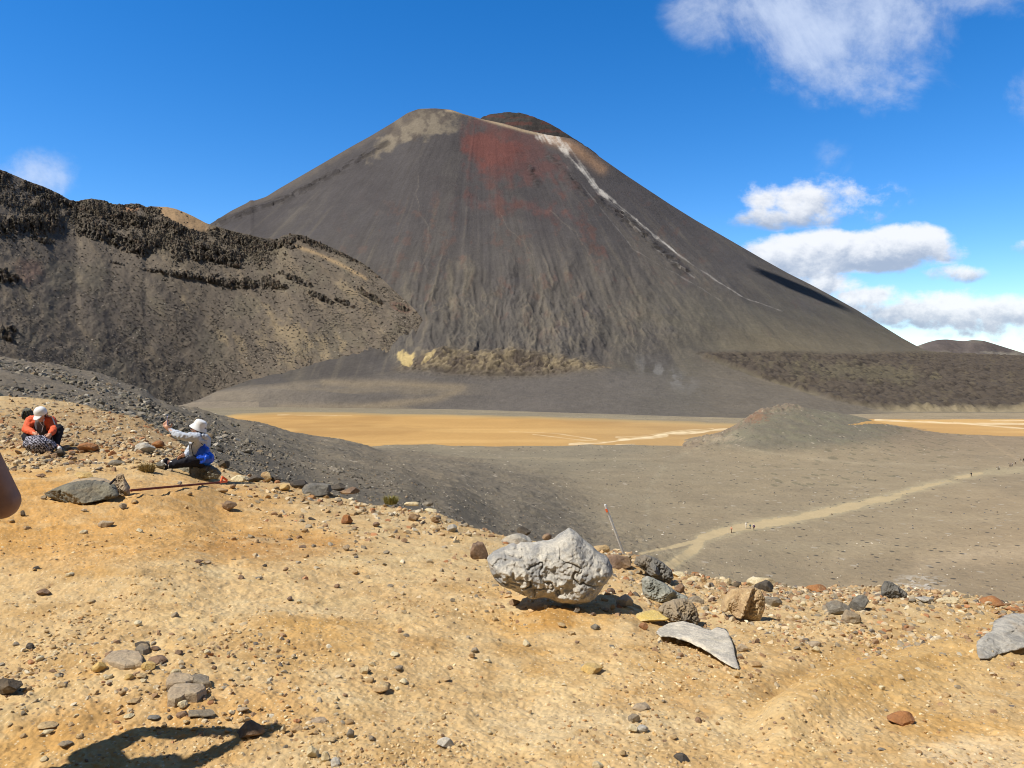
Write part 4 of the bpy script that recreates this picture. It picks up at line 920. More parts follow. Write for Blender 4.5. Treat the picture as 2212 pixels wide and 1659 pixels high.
def rock(r, x0, y0, x1, y1, mat, label, flat=0.0, cat='rock', name='rock', yaw=None, sink=0.10, sub=4, T=None, seed=None, cuts=14, group=None, rough=0.05):
    """a rock that fills the given box of the photograph, standing where its foot meets the ground"""
    (x0, y0), (x1, y1) = rp(r, x0, y0), rp(r, x1, y1)
    seedc[0] += 1; sdv = seed if seed is not None else seedc[0]
    xc = (x0 + x1) / 2
    h = cast(xc, y1 - 1.0, T)
    if h is None: h = P3(xc, y1, np.interp(xc, [p[0] for p in ED], [p[1] for p in ED]))
    s = h.y / F; w = (x1 - x0) * s; H = (y1 - y0) * s; tan_ = -h.z / h.y
    d = max(0.45 * w, min(w * 0.85, 1.6 * H))
    hh = H - 0.75 * d * tan_
    if hh < 0.42 * H: hh = 0.42 * H; d = (H - hh) / (0.75 * tan_ + 1e-6); d = min(d, w * 1.1)
    if flat: hh = flat * w; d = max(0.2 * w, (H - hh) / max(tan_, 0.05))
    key = (sdv, sub, cuts)
    P, Fc = rock_shape(sdv, sub, cuts, rough)
    q = P.copy()
    tp = np.clip((q[:, 2:3] + 1) / 2, 0, 1); q[:, :2] *= 1 - 0.22 * tp ** 1.5        # a little narrower towards the top
    q = q * np.array([w / 2, d / 2, hh / 2 * (1 + sink)])
    me = np_mesh(name, q, Fc); o = link(name, me, RM[mat], smooth=False)
    o.location = (h.x, h.y + d * 0.42, h.z + hh / 2 * (1 - sink) + 0.0)
    g = ground_z(o.location.x, o.location.y, T)
    if g is not None and abs(g - h.z) < 0.5 * max(hh, 0.05) : o.location.z = g + hh / 2 * (1 - sink) 
    tag(o, label, cat, group)
    return o
def inside(px_, py_, Q):
    r = np.zeros(px_.shape, bool); n = len(Q)
    for i in range(n):
        (x1, y1), (x2, y2) = Q[i], Q[(i + 1) % n]
        m = ((y1 > py_) != (y2 > py_)); r ^= m & (px_ < (x2 - x1) * (py_ - y1) / (y2 - y1 + 1e-12) + x1)
    return r
def outline_rock(pts, Yd, depth, mat, label, name='boulder', cat='boulder', seed=1, lean=0.25, res=100, boxy=0.5, rough=0.03, cuts=12, facet=0.5, yaw=0.0, **kw):
    """closed rock whose outline seen from the side follows pts [(region,x,y)...] at distance Yd, with real depth and fractured faces"""
    Q = np.array([rp(*p) for p in pts], float); s = Yd / F
    Q = np.stack([(Q[:, 0] - CX) * s, (HY - Q[:, 1]) * s], -1)
    cen = (Q.max(0) + Q.min(0)) / 2; Q = Q - cen
    # round the corners a little and break the edge up
    n = len(Q); R_ = []
    for i in range(n):
        for t in np.linspace(0, 1, 8, endpoint=False): R_.append(Q[i] * (1 - t) + Q[(i + 1) % n] * t)
    R_ = np.array(R_); R_ = 0.25 * np.roll(R_, 1, 0) + 0.5 * R_ + 0.25 * np.roll(R_, -1, 0)
    L = (Q.max(0) - Q.min(0)).max()
    R_ += 0.006 * L * np.stack([fbm(R_[:, 0] * 14 / L, R_[:, 1] * 14 / L, 3, seed), fbm(R_[:, 0] * 14 / L, R_[:, 1] * 14 / L, 3, seed + 50)], -1)
    h = L / res; lo = R_.min(0) - 2 * h; hi = R_.max(0) + 2 * h
    gx, gz = np.meshgrid(np.arange(lo[0], hi[0], h), np.arange(lo[1], hi[1], h))
    ins = inside(gx, gz, R_)
    cell = ins[:-1, :-1] & ins[1:, :-1] & ins[:-1, 1:] & ins[1:, 1:]
    use = np.zeros(ins.shape, bool); use[:-1, :-1] |= cell; use[1:, :-1] |= cell; use[:-1, 1:] |= cell; use[1:, 1:] |= cell
    full = np.zeros(ins.shape, bool); full[1:-1, 1:-1] = cell[:-1, :-1] & cell[1:, :-1] & cell[:-1, 1:] & cell[1:, 1:]
    bnd = use & ~full
    # nearest outline point for the rim vertices
    ax = gx[bnd]; az = gz[bnd]; RR = np.concatenate([R_ + (np.roll(R_, -1, 0) - R_) * t for t in (0, .25, .5, .75)])
    k = ((ax[:, None] - RR[None, :, 0]) ** 2 + (az[:, None] - RR[None, :, 1]) ** 2).argmin(1)
    gx[bnd] = RR[k, 0]; gz[bnd] = RR[k, 1]
    u = gx[use]; v = gz[use]; isb = bnd[use]
    dd_ = np.full(u.shape, 1e9)
    for i in range(len(R_)):
        (x1, y1), (x2, y2) = R_[i], R_[(i + 1) % len(R_)]; dx, dz = x2 - x1, y2 - y1
        t = np.clip(((u - x1) * dx + (v - y1) * dz) / (dx * dx + dz * dz + 1e-12), 0, 1); dd_ = np.minimum(dd_, np.hypot(u - x1 - t * dx, v - y1 - t * dz))
    dd_[isb] = 0; D = min(dd_.max(), 0.42 * min(Q[:, 0].max() - Q[:, 0].min(), Q[:, 1].max() - Q[:, 1].min()))
    g = (1 - (1 - np.clip(dd_ / D, 0, 1)) ** 2) ** boxy
    idx = np.full(ins.shape, -1); idx[use] = np.arange(len(u))
    r = np.random.default_rng(seed)
    def face(side):
        w = depth / 2 * g
        for _ in range(cuts):
            a = r.uniform(0, 6.28); sl = r.uniform(0.25, 1.1) * depth / (L * 0.5)
            pl = depth / 2 * r.uniform(facet, 1.05) - sl * ((u * math.cos(a) + v * math.sin(a)))
            w = np.minimum(w, np.maximum(pl, kw.get('flr', 0.12) * depth * g))
        p = np.stack([u, v, np.full(u.shape, side * 2.0)], -1) / L
        w = w + g * max(depth, 0.3) * (0.045 * fbm3(p * 4.0 + seed, 4, seed, 0.55) + 0.035 * (1 - np.abs(fbm3(p * 7 + 5, 4, seed + 2, 0.6)) * 2.2) + 0.02 * fbm3(p * 26, 3, seed + 4, 0.6))
        crk = np.abs(fbm3(p * 3.2 + 7 * seed, 4, seed + 6, 0.55)); w = w - 0.05 * depth * g * np.exp(-(crk / 0.035) ** 2)
        return np.maximum(w, 0.0) * (g > 0)
    wf_, wb_ = face(-1), face(1)
    kk = (Yd + lean * (v - v.min()) + yaw * u) / Yd
    if kw.get('plane'):
        A3 = np.array([[x_, y_, 1.0] for (x_, y_, _) in kw['plane']]); co = np.linalg.solve(A3, np.array([1.0 / q_[2] for q_ in kw['plane']]))
        ix = CX + (u + cen[0]) * F / Yd; iy = HY - (v + cen[1]) * F / Yd
        kk = 1.0 / (co[0] * ix + co[1] * iy + co[2]) / Yd
    bx_ = (u + cen[0]) * kk - cen[0]; bz_ = (v + cen[1]) * kk - cen[1]; by_ = Yd * kk - Yd
    A = np.stack([bx_, by_ - wf_, bz_], -1); B = np.stack([bx_, by_ + wb_, bz_], -1)
    ci, cj = np.where(cell)
    q = np.stack([idx[ci, cj], idx[ci, cj + 1], idx[ci + 1, cj + 1], idx[ci + 1, cj]], -1)
    mp = np.where(isb, np.arange(len(u)), len(u) + np.arange(len(u)))
    Vv = np.concatenate([A, B]); Fc = np.concatenate([q, mp[q][:, ::-1]])
    used = np.unique(Fc); mm = np.full(len(Vv), -1); mm[used] = np.arange(len(used))
    me = np_mesh(name, Vv[used], mm[Fc])
    o = link(name, me, RM[mat] if isinstance(mat, str) else mat, smooth=True)
    o.location = (cen[0], Yd, cen[1])
    return tag(o, label, cat)
# the big balanced boulder
bY = cast(1190, 1312).y + 0.02
big = outline_rock([(2, 237, 597), (2, 270, 565), (2, 330, 530), (2, 400, 492), (2, 450, 487), (2, 478, 500), (2, 500, 480), (2, 620, 476), (2, 700, 465), (2, 762, 455), (2, 800, 420), (2, 850, 385), (2, 895, 357), (2, 940, 390), (2, 1000, 450), (2, 1060, 490),
                    (2, 1110, 540), (2, 1190, 590), (2, 1222, 650), (2, 1230, 700), (2, 1190, 765), (2, 1150, 810), (2, 1130, 860), (2, 1080, 912), (2, 1030, 945), (2, 940, 955), (2, 870, 940), (2, 790, 935), (2, 700, 897), (2, 580, 905),
                    (2, 520, 885), (2, 440, 843), (2, 350, 802), (2, 290, 755), (2, 262, 705), (2, 245, 645)], bY, 0.80, rock_mat("balanced_boulder_rock", (0.54, 0.50, 0.43), (0.31, 0.30, 0.285), (0.68, 0.635, 0.54), 0.8, 0.6, (0.36, 0.30, 0.21), 0.2),
                   "big white and grey boulder with a pointed top, balanced on the sand", seed=23, lean=0.38, res=180, cuts=20, facet=0.36, flr=0.3)
slabY = cast(*rp(2, 1800, 1300)).y
def gp(r, x, y, dY=0.0): q_ = rp(r, x, y); return (q_[0], q_[1], cast(*q_).y + dY)
outline_rock([(2, 1575, 1185), (2, 1600, 1150), (2, 1680, 1112), (2, 1780, 1105), (2, 1880, 1120), (2, 1960, 1152), (2, 2010, 1170), (2, 2060, 1145), (2, 2130, 1160), (2, 2160, 1220), (2, 2190, 1290), (3, 160, 800), (3, 165, 860), (3, 205, 958),
              (3, 150, 945), (3, 60, 893), (3, 0, 850), (2, 2010, 1350), (2, 1920, 1300), (2, 1840, 1265), (2, 1760, 1240), (2, 1680, 1220), (2, 1610, 1225)], slabY, 0.22, 'white',
             "long white slab of rock tapering to a point on the right", name='rock_slab', cat='slab', seed=31, boxy=0.35, cuts=5, facet=0.75, plane=[gp(3, 205, 962, -0.03), gp(2, 1600, 1235, -0.16), gp(2, 2100, 1150, -0.22)])
rsY_ = cast(*rp(3, 1930, 890)).y
outline_rock([(3, 1872, 790), (3, 1930, 722), (3, 2000, 685), (3, 2075, 600), (3, 2130, 575), (3, 2230, 570), (3, 2380, 585), (3, 2480, 640), (3, 2420, 730), (3, 2300, 745), (3, 2212, 765), (3, 2150, 790), (3, 2080, 825), (3, 2000, 855), (3, 1960, 885), (3, 1895, 888)],
             rsY_ + 0.15, 0.34, 'pale', "large pale grey slab at the right edge of the sand", name='rock_slab', cat='slab', seed=33, boxy=0.4, cuts=6, facet=0.7, plane=[gp(3, 1895, 888, -0.04), gp(3, 2205, 770, -0.15), (rp(3, 2130, 575)[0], rp(3, 2130, 575)[1], cast(*rp(3, 2130, 790)).y + 0.30)])
tbY = cast(*rp(3, 290, 615)).y
outline_rock([(3, 75, 545), (3, 100, 470), (3, 150, 400), (3, 230, 380), (3, 290, 372), (3, 350, 400), (3, 382, 460), (3, 378, 540), (3, 345, 625), (3, 270, 632), (3, 215, 600), (3, 150, 580), (3, 130, 545), (3, 95, 560)], tbY, 0.36,
             rock_mat("tan_boulder_rock", (0.52, 0.37, 0.20), (0.36, 0.24, 0.13), (0.66, 0.54, 0.35), 1.6, 0.6, (0.30, 0.19, 0.11), 0.35), "rounded tan boulder with a hollow at its foot, right of the white slab", seed=35, lean=0.25, boxy=0.5, cuts=7)
gsY = cast(*rp(1, 740, 1058)).y
outline_rock([(1, 415, 968), (1, 500, 925), (1, 600, 885), (1, 740, 866), (1, 850, 872), (1, 930, 884), (1, 990, 900), (1, 1012, 950), (1, 1030, 1005), (1, 960, 1030), (1, 850, 1045), (1, 740, 1064), (1, 600, 1062), (1, 480, 1030)], gsY, 0.50, 'olive',
             "low dark grey slab lying flat left of the rusty rod", name='rock_slab', cat='slab', seed=37, lean=0.9, boxy=0.28, cuts=4, facet=0.85)
outline_rock([(1, 590, 890), (1, 660, 856), (1, 760, 842), (1, 900, 850), (1, 1000, 880), (1, 1040, 930), (1, 900, 960), (1, 650, 940)], gsY + 0.28, 0.4, 'mauve', "flat pinkish tan slab just behind the low dark grey slab", name='rock_slab', cat='slab', seed=38, lean=0.8, boxy=0.4, cuts=5, rough=0.02)
outline_rock([(1, 975, 900), (1, 1000, 850), (1, 1020, 815), (1, 1050, 805), (1, 1078, 812), (1, 1090, 870), (1, 1130, 945), (1, 1132, 1000), (1, 1095, 1018), (1, 1040, 1005), (1, 1010, 960)], gsY + 0.30, 0.16, 'mauve', "upright pale slab shaped like a fin beside the low dark grey slab", name='rock_slab', cat='slab', seed=39, lean=0.25, boxy=0.45, cuts=5)
seat_Y = cast(*rp(1, 1790, 856)).y
seat = outline_rock([(1, 1508, 792), (1, 1540, 757), (1, 1600, 742), (1, 1650, 738), (1, 1740, 728), (1, 1830, 735), (1, 1900, 765), (1, 1928, 810), (1, 1900, 850), (1, 1850, 858), (1, 1700, 850), (1, 1600, 835), (1, 1515, 835)], seat_Y, 0.62, 'olive',
             "smooth olive grey boulder that the person in the grey hoodie sits on", seed=41, lean=0.35, boxy=0.42, cuts=6, rough=0.02)
rock(1, 1722, 765, 1858, 858, 'olive', "olive rock leaning against the front of the seat boulder", seed=1)
outline_rock([(2, 1462, 760), (2, 1500, 738), (2, 1560, 755), (2, 1640, 800), (2, 1740, 865), (2, 1830, 905), (2, 1815, 945), (2, 1700, 950), (2, 1560, 940), (2, 1470, 900)], cast(*rp(2, 1640, 945)).y - 0.02, 0.4, rock_mat("greenish_rock", (0.34, 0.335, 0.28), (0.24, 0.245, 0.21), (0.46, 0.44, 0.38), 1.0, 0.5, DUST, 0.25),
             "long grey green boulder sloping down to the right of the big white boulder", seed=43, lean=0.4, boxy=0.5)
outline_rock([(2, 1590, 1000), (2, 1640, 950), (2, 1720, 922), (2, 1800, 918), (2, 1860, 945), (2, 1900, 1000), (2, 1915, 1080), (2, 1900, 1130), (2, 1800, 1140), (2, 1700, 1110), (2, 1620, 1060)], cast(*rp(2, 1750, 1132)).y - 0.02, 0.42, 'mottled',
             "rounded mottled brown and grey boulder behind the long white slab", seed=45, lean=0.35, boxy=0.5)
outline_rock([(2, 1395, 640), (2, 1420, 590), (2, 1490, 568), (2, 1560, 590), (2, 1640, 640), (2, 1700, 690), (2, 1715, 760), (2, 1650, 790), (2, 1560, 760), (2, 1470, 690)], cast(*rp(2, 1600, 782)).y - 0.02, 0.5, 'slate',
             "dark slate blue boulder near the foot of the marker pole", seed=47, lean=0.35, boxy=0.5)
outline_rock([(3, 1200, 440), (3, 1205, 380), (3, 1230, 335), (3, 1270, 340), (3, 1330, 380), (3, 1385, 420), (3, 1392, 455), (3, 1300, 465)], cast(*rp(3, 1300, 462)).y, 0.3, 'slate', "pointed blue grey rock with a white rim on the brink at right", name='rock', cat='rock', seed=49, lean=0.3)
RK = [
 (2, 340, 380, 600, 500, 'pale', "pale blue grey block right behind the big white boulder's left shoulder"),
 (2, 465, 338, 592, 425, 'dark', "dark rough rock just behind the pale blue grey block"),
 (2, 95, 450, 246, 610, 'brown', "reddish brown rock left of the big white boulder"),
 (2, 670, 395, 756, 462, 'brown', "small brown block peeping over the big white boulder"),
 (2, 1070, 480, 1222, 556, 'tan', "tan rock with a white end behind the right shoulder of the big white boulder"),
 (2, 1178, 545, 1400, 690, 'brown', "overhanging brown slab at the very foot of the marker pole"),
 (2, 1405, 1000, 1700, 1125, 'sulphur', "jagged sulphur yellow rock in front of the mottled boulder"),
 (2, 1440, 1100, 1522, 1172, 'rust', "small rusty stone under the sulphur yellow rock"),
 (2, 405, 912, 502, 982, 'brown', "small brown stone in the shade of the big boulder's left end"),
 (2, 925, 980, 975, 1037, 'grey', "thumb sized grey stone in front of the big boulder's shadow"),
 (2, 1185, 820, 1260, 887, 'brown', "brown stone right of the big white boulder"),
 (2, 1262, 872, 1412, 1006, 'pale', "pale grey rock at the end of the big boulder's shadow"),
 (2, 1345, 860, 1402, 902, 'rust', "orange stone on top of the pale grey rock"),
 (2, 1058, 1115, 1140, 1176, 'grey', "grey stone alone on the sand below the big boulder"),
 (2, 1210, 960, 1256, 1016, 'mauve', "pinkish stone beside the pale grey rock"),
 (2, 1150, 985, 1210, 1030, 'mottled', "mottled pebble in the big boulder's shadow"),
 (2, 1060, 1030, 1100, 1062, 'brown', "brown pebble below the big boulder's shadow"),
 (2, 1820, 735, 1932, 782, 'cream', "flat cream stone beyond the slate blue boulder"),
 (2, 1930, 745, 1986, 792, 'tan', "round tan stone next to the flat cream stone"),
 (2, 1850, 690, 1952, 737, 'rust', "orange brown stone behind the flat cream stone"),
 (2, 1700, 695, 1820, 750, 'cream', "broken cream slab on the brink beyond the slate blue boulder"),
 (2, 1728, 788, 1812, 886, 'brown', "round brown rock behind the long grey green boulder"),
 (2, 1650, 765, 1702, 806, 'brown', "small brown stone against the slate blue boulder"),
 (2, 1840, 880, 1970, 960, 'mottled', "mottled brown rock right of the grey green boulder"),
 (2, 1990, 905, 2060, 960, 'brown', "dull brown stone between the mottled boulder and the tan boulder"),
 (3, 270, 276, 492, 382, 'cream', "tall cream block on the brink behind the tan boulder"),
 (3, 330, 323, 472, 420, 'dark', "dark grey rock in front of the tall cream block"),
 (3, 160, 338, 224, 388, 'dark', "small black stone left of the tall cream block"),
 (3, 242, 334, 305, 378, 'slate', "small slate stone at the foot of the tall cream block"),
 (3, 90, 310, 160, 370, 'cream', "leaning cream sliver left of the small black stone"),
 (3, 385, 435, 522, 526, 'grey', "triangular grey rock right of the tan boulder"),
 (3, 690, 350, 842, 422, 'rust', "orange block standing on the brink"),
 (3, 830, 452, 1010, 580, 'grey', "grey slab beside the striped blue grey rock"),
 (3, 930, 520, 1086, 642, 'mottled', "brown grey slab leaning below the striped blue grey rock"),
 (3, 1010, 420, 1140, 548, 'slate', "striped blue grey rock with a white band"),
 (3, 1455, 440, 1612, 502, 'pale', "flat whitish slab on the brink at right"),
 (3, 1612, 442, 1785, 503, 'cream', "long cream slab right of the flat whitish slab"),
 (3, 1400, 455, 1460, 495, 'grey', "small grey stone left of the flat whitish slab"),
 (3, 1925, 430, 2096, 520, 'rust', "orange and cream rock on the brink near the right edge"),
 (3, 2100, 508, 2215, 560, 'rust', "rusty brown stone against the right edge of the frame"),
 (3, 1270, 1213, 1482, 1358, 'rust', "lone pinkish orange rock low on the right sand"),
 (3, 700, 758, 802, 812, 'mauve', "mauve stone in the middle of the right slope"),
 (3, 718, 795, 780, 848, 'cream', "cream stone propped under the mauve stone"),
 (3, 268, 886, 372, 952, 'tan', "flat tan stone right of the white slab's tip"),
 (3, 180, 770, 272, 842, 'mauve', "purplish rounded stone right of the long white slab"),
 (3, 164, 965, 222, 1032, 'tan', "finger of tan stone below the white slab's tip"),
 (3, 1005, 688, 1052, 722, 'grey', "round grey pebble above the mauve stone"),
 (3, 1465, 606, 1532, 642, 'cream', "cream pebble left of the large pale grey slab"),
 (3, 312, 740, 350, 780, 'brown', "dark brown pebble below the tan boulder"),
 (3, 820, 610, 905, 658, 'cream', "cream stone below the grey slab"),
 (3, 1190, 1510, 1246, 1540, 'grey', "oval grey pebble near the bottom right"),
 (1, 612, 778, 792, 864, 'gold', "yellow block behind the low dark slab"),
 (1, 1908, 1048, 2052, 1142, 'brown', "wedge of brown rock below the rusty rod's end"),
 (1, 1140, 528, 1332, 632, 'pale', "rounded pale grey boulder between the two seated people"),
 (1, 1308, 518, 1416, 592, 'rust', "rusty rock right behind the rounded pale boulder"),
 (1, 645, 538, 822, 628, 'rust', "orange brown rock right of the person in orange"),
 (1, 925, 608, 1002, 668, 'rust', "small orange rock between the orange brown rock and the tussock"),
 (1, 908, 688, 1074, 742, 'grey', "flat grey rock left of the dry tussock"),
 (1, 1340, 690, 1440, 770, 'slate', "dark slate rock under the seated person's shoes"),
 (1, 1985, 808, 2152, 880, 'cream', "bright cream slab right of the seat boulder"),
 (1, 2128, 812, 2300, 885, 'dark', "dark slab right of the bright cream slab"),
 (1, 1892, 668, 1982, 748, 'dark', "dark brown rock behind the blue bag"),
 (1, 1868, 922, 1970, 972, 'tan', "tan stone holding down the orange tip of the rod"),
 (1, 1990, 892, 2052, 945, 'brown', "brown stone right of the rod's orange tip"),
 (1, 445, 598, 548, 666, 'dark', "dark stone under the white shoe of the person in orange"),
 (1, 175, 520, 268, 592, 'olive', "leaning grey rock beside the patterned bag"),
 (1, 88, 494, 148, 532, 'cream', "whitish stone left of the patterned bag"),
 (1, 520, 525, 650, 572, 'tan', "low tan rock right of the patterned bag"),
 (1, 580, 610, 650, 650, 'brown', "brown stone below the orange brown rock"),
 (1, 285, 800, 385, 842, 'brown', "flat brown stone left of the yellow block"),
 (1, 340, 1000, 396, 1038, 'mottled', "knobbly stone left of the low dark slab"),
 (1, 1015, 1065, 1092, 1122, 'mottled', "mottled stone below the upright fin"),
 (1, 1540, 872, 1582, 908, 'pale', "pale pebble above the rusty rod"),
 (1, 830, 1210, 975, 1282, 'mauve', "half buried mauve plate in the middle left sand"),
 (1, 692, 1116, 752, 1142, 'mauve', "flat mauve pebble above the half buried plate"),
 (1, 160, 1130, 212, 1186, 'dark', "dark stone right behind the bare elbow"),
 (1, 175, 1262, 245, 1296, 'tan', "tan stone below the bare elbow"),
 (1, 1680, 1545, 1760, 1592, 'brown', "brown stone left of a pinkish one on the open sand"),
 (1, 1760, 1560, 1832, 1600, 'mauve', "pinkish stone right of a brown one on the open sand"),
 (1, 268, 1618, 330, 1652, 'dark', "dark pebble on the left sand"),
 (7, 655, 478, 832, 566, 'slate', "big slate black boulder on the brink right of the cream stones"),
 (7, 590, 468, 705, 520, 'dark', "dark rock half hidden behind the big slate black boulder"),
 (7, 830, 484, 912, 530, 'dark', "dark cobble right of the big slate black boulder"),
 (7, 872, 502, 985, 552, 'brown', "pair like brown cobble right of the dark cobble"),
 (7, 545, 490, 606, 534, 'gold', "yellow stone left of the big slate black boulder"),
 (7, 440, 420, 512, 486, 'tan', "tan rock between dark slabs on the brink"),
 (7, 498, 445, 562, 488, 'dark', "small black rock left of the yellow stone"),
 (7, 700, 550, 750, 578, 'rust', "reddish stone at the foot of the big slate black boulder"),
 (7, 850, 570, 892, 594, 'grey', "grey pebble right of the reddish stone"),
 (7, 880, 652, 950, 712, 'rust', "rounded rusty stone half buried in the ochre patch"),
 (7, 1058, 700, 1100, 732, 'brown', "sharp brown stone right of the rounded rusty stone"),
 (7, 1225, 584, 1320, 614, 'cream', "cream slab behind the second tussock"),
 (7, 1325, 584, 1392, 614, 'grey', "grey slab on the brink right of the second tussock"),
 (7, 1335, 610, 1412, 650, 'cream', "cream stone at the end of the gravel belt"),
 (7, 1372, 664, 1426, 704, 'tan', "round tan stone below the cream stone of the gravel belt"),
 (7, 1462, 708, 1522, 758, 'pale', "grey white stone below the gravel belt"),
 (7, 892, 820, 935, 858, 'mauve', "mauve stone alone on the middle sand"),
 (7, 722, 820, 752, 842, 'grey', "grey stone of a small cluster on the middle sand"),
 (7, 655, 822, 700, 842, 'brown', "brown stone of a small cluster on the middle sand"),
 (7, 455, 925, 485, 944, 'dark', "dark pebble left of the middle sand"),
 (7, 568, 945, 600, 970, 'brown', "brown pebble on the middle sand"),
 (7, 412, 992, 460, 1012, 'slate', "flat slate pebble on the left sand"),
 (7, 845, 1032, 880, 1062, 'brown', "dark brown pebble in the centre of the sand"),
 (4, -60, 572, 106, 712, 'dark', "dark angular rock cut by the left edge of the frame"),
 (4, 218, 26, 297, 78, 'brown', "brown cube like stone on the left sand"),
 (4, 145, 368, 200, 412, 'dark', "dark pyramid shaped stone on the left sand"),
 (4, 808, 350, 918, 402, 'dark', "dark blocky stone at the back of the broken plates"),
 (4, 920, 384, 985, 420, 'brown', "brown chip right of the dark blocky stone"),
 (4, 898, 434, 1022, 502, 'brown', "brown and cream stone on the broken plates"),
 (4, 858, 480, 958, 546, 'gold', "golden wedge in front of the broken plates"),
 (4, 555, 480, 642, 556, 'gold', "golden horn shaped stone left of the broken plates"),
 (4, 650, 410, 705, 448, 'brown', "small brown stone above the broken plates"),
 (4, 1075, 396, 1130, 440, 'brown', "brown stone right of the broken plates"),
 (4, 998, 486, 1036, 514, 'grey', "small grey stone right of the golden wedge"),
 (4, 758, 552, 822, 602, 'gold', "square gold stone below the golden wedge"),
 (4, 822, 552, 898, 594, 'tan', "tan stone beside the square gold stone"),
 (4, 1040, 525, 1112, 582, 'cream', "cream stone above the cracked flat plates"),
 (4, 1596, 452, 1632, 486, 'cream', "cream chip with a dark side on the sand"),
 (4, 1088, 725, 1158, 782, 'cream', "white stone on the corner of the cracked plates"),
 (4, 1135, 772, 1338, 838, 'mottled', "long thin grey brown stone below the cracked plates"),
 (4, 1080, 780, 1162, 840, 'brown', "brown stone touching the long thin stone"),
 (4, 898, 815, 988, 862, 'slate', "dark slate chip left of the brown stone"),
 (4, 758, 800, 826, 848, 'cream', "round cream stone with a deep shadow"),
 (4, 765, 708, 852, 756, 'tan', "tan stone left of the cracked plates"),
 (4, 722, 650, 780, 702, 'tan', "pale tan stone on damp sand"),
 (4, 205, 850, 328, 912, 'tan', "broad tan stone near the bottom left"),
 (4, 245, 898, 314, 945, 'cream', "cream stone in front of the broad tan stone"),
 (4, 335, 975, 432, 1038, 'grey', "crumbly grey stone at the bottom left"),
 (4, 1445, 836, 1630, 972, 'brown', "dark reddish brown rock where the hands' shadow falls"),
 (4, 1458, 765, 1546, 816, 'mauve', "pinkish stone above the dark reddish rock"),
 (4, 1918, 808, 2032, 868, 'mauve', "mauve stone right of the dark reddish rock"),
 (4, 1900, 1000, 1972, 1092, 'cream', "tall cream stone of the bottom cluster"),
 (4, 1990, 1030, 2052, 1112, 'cream', "middle cream stone of the bottom cluster"),
 (4, 2048, 1062, 2114, 1142, 'pale', "grey white stone at the right end of the bottom cluster"),
 (4, 1800, 878, 1884, 926, 'tan', "tan stone above the bottom cluster"),
 (4, 2150, 890, 2202, 966, 'grey', "grey stone right of the bottom cluster"),
 (4, 2000, 950, 2090, 990, 'tan', "low tan stone above the middle of the bottom cluster"),
 (4, 1740, 872, 1776, 930, 'cream', "upright cream chip beside the dark reddish rock"),
 (4, 1180, 885, 1228, 922, 'tan', "small tan stone near the arm's shadow"),
 (6, 15, 508, 82, 568, 'cream', "cream stone with a cap like top in the lower middle"),
 (6, 78, 478, 122, 514, 'cream', "small cream stone behind the cap topped stone"),
 (6, 88, 613, 208, 694, 'tan', "rounded tan and brown stone in the lower middle"),
 (6, 265, 585, 322, 628, 'cream', "cream stone right of the rounded tan stone"),
 (6, 528, 580, 592, 612, 'tan', "flat tan stone in the lower middle"),
 (6, 495, 945, 608, 1030, 'white', "white and pink rounded rock at the bottom middle"),
 (6, 1985, 1034, 2088, 1112, 'dark', "dark brown block at the bottom right of the middle"),
 (6, 1720, 726, 1842, 792, 'mauve', "two toned flat rock low on the right"),
 (6, 1695, 785, 1778, 866, 'mottled', "dark sided stone below the two toned flat rock"),
 (6, 1695, 872, 1762, 934, 'cream', "cream stone below the dark sided stone"),
 (6, 1750, 868, 1832, 930, 'pale', "grey white stone next to the lowest cream stone"),
 (6, 1765, 926, 1838, 970, 'tan', "half buried tan stone under the grey white stone"),
 (6, 1470, 1088, 1548, 1150, 'cream', "cream stone cut by the bottom of the frame"),
 (6, 1640, 1030, 1690, 1080, 'tan', "tan stone near the bottom of the frame"),
 (6, 794, 455, 842, 490, 'cream', "flat cream chip in the middle of the sand"),
 (6, 716, 393, 766, 432, 'grey', "grey stone behind a tan pyramid stone"),
 (6, 700, 425, 746, 468, 'tan', "tan pyramid stone in the middle of the sand"),
 (6, 1400, 480, 1560, 562, 'gold', "crumbling clod of yellow earth on the sand"),
 (6, 1955, 940, 2010, 982, 'tan', "tan stone above the dark brown block"),
 (6, 2110, 820, 2160, 868, 'brown', "brown stone at the right of the lower middle"),
 (6, 1570, 370, 1612, 394, 'grey', "little grey stone below the sulphur rock"),
 (0, 880, 1108, 905, 1128, 'brown', "brown stone below the gravel belt's middle"),
]
for (r, x0, y0, x1, y1, mt, lb) in RK:
    rock(r, x0, y0, x1, y1, mt, lb, sub=4 if (x1 - x0) * REG[r][0] > 22 else 3)
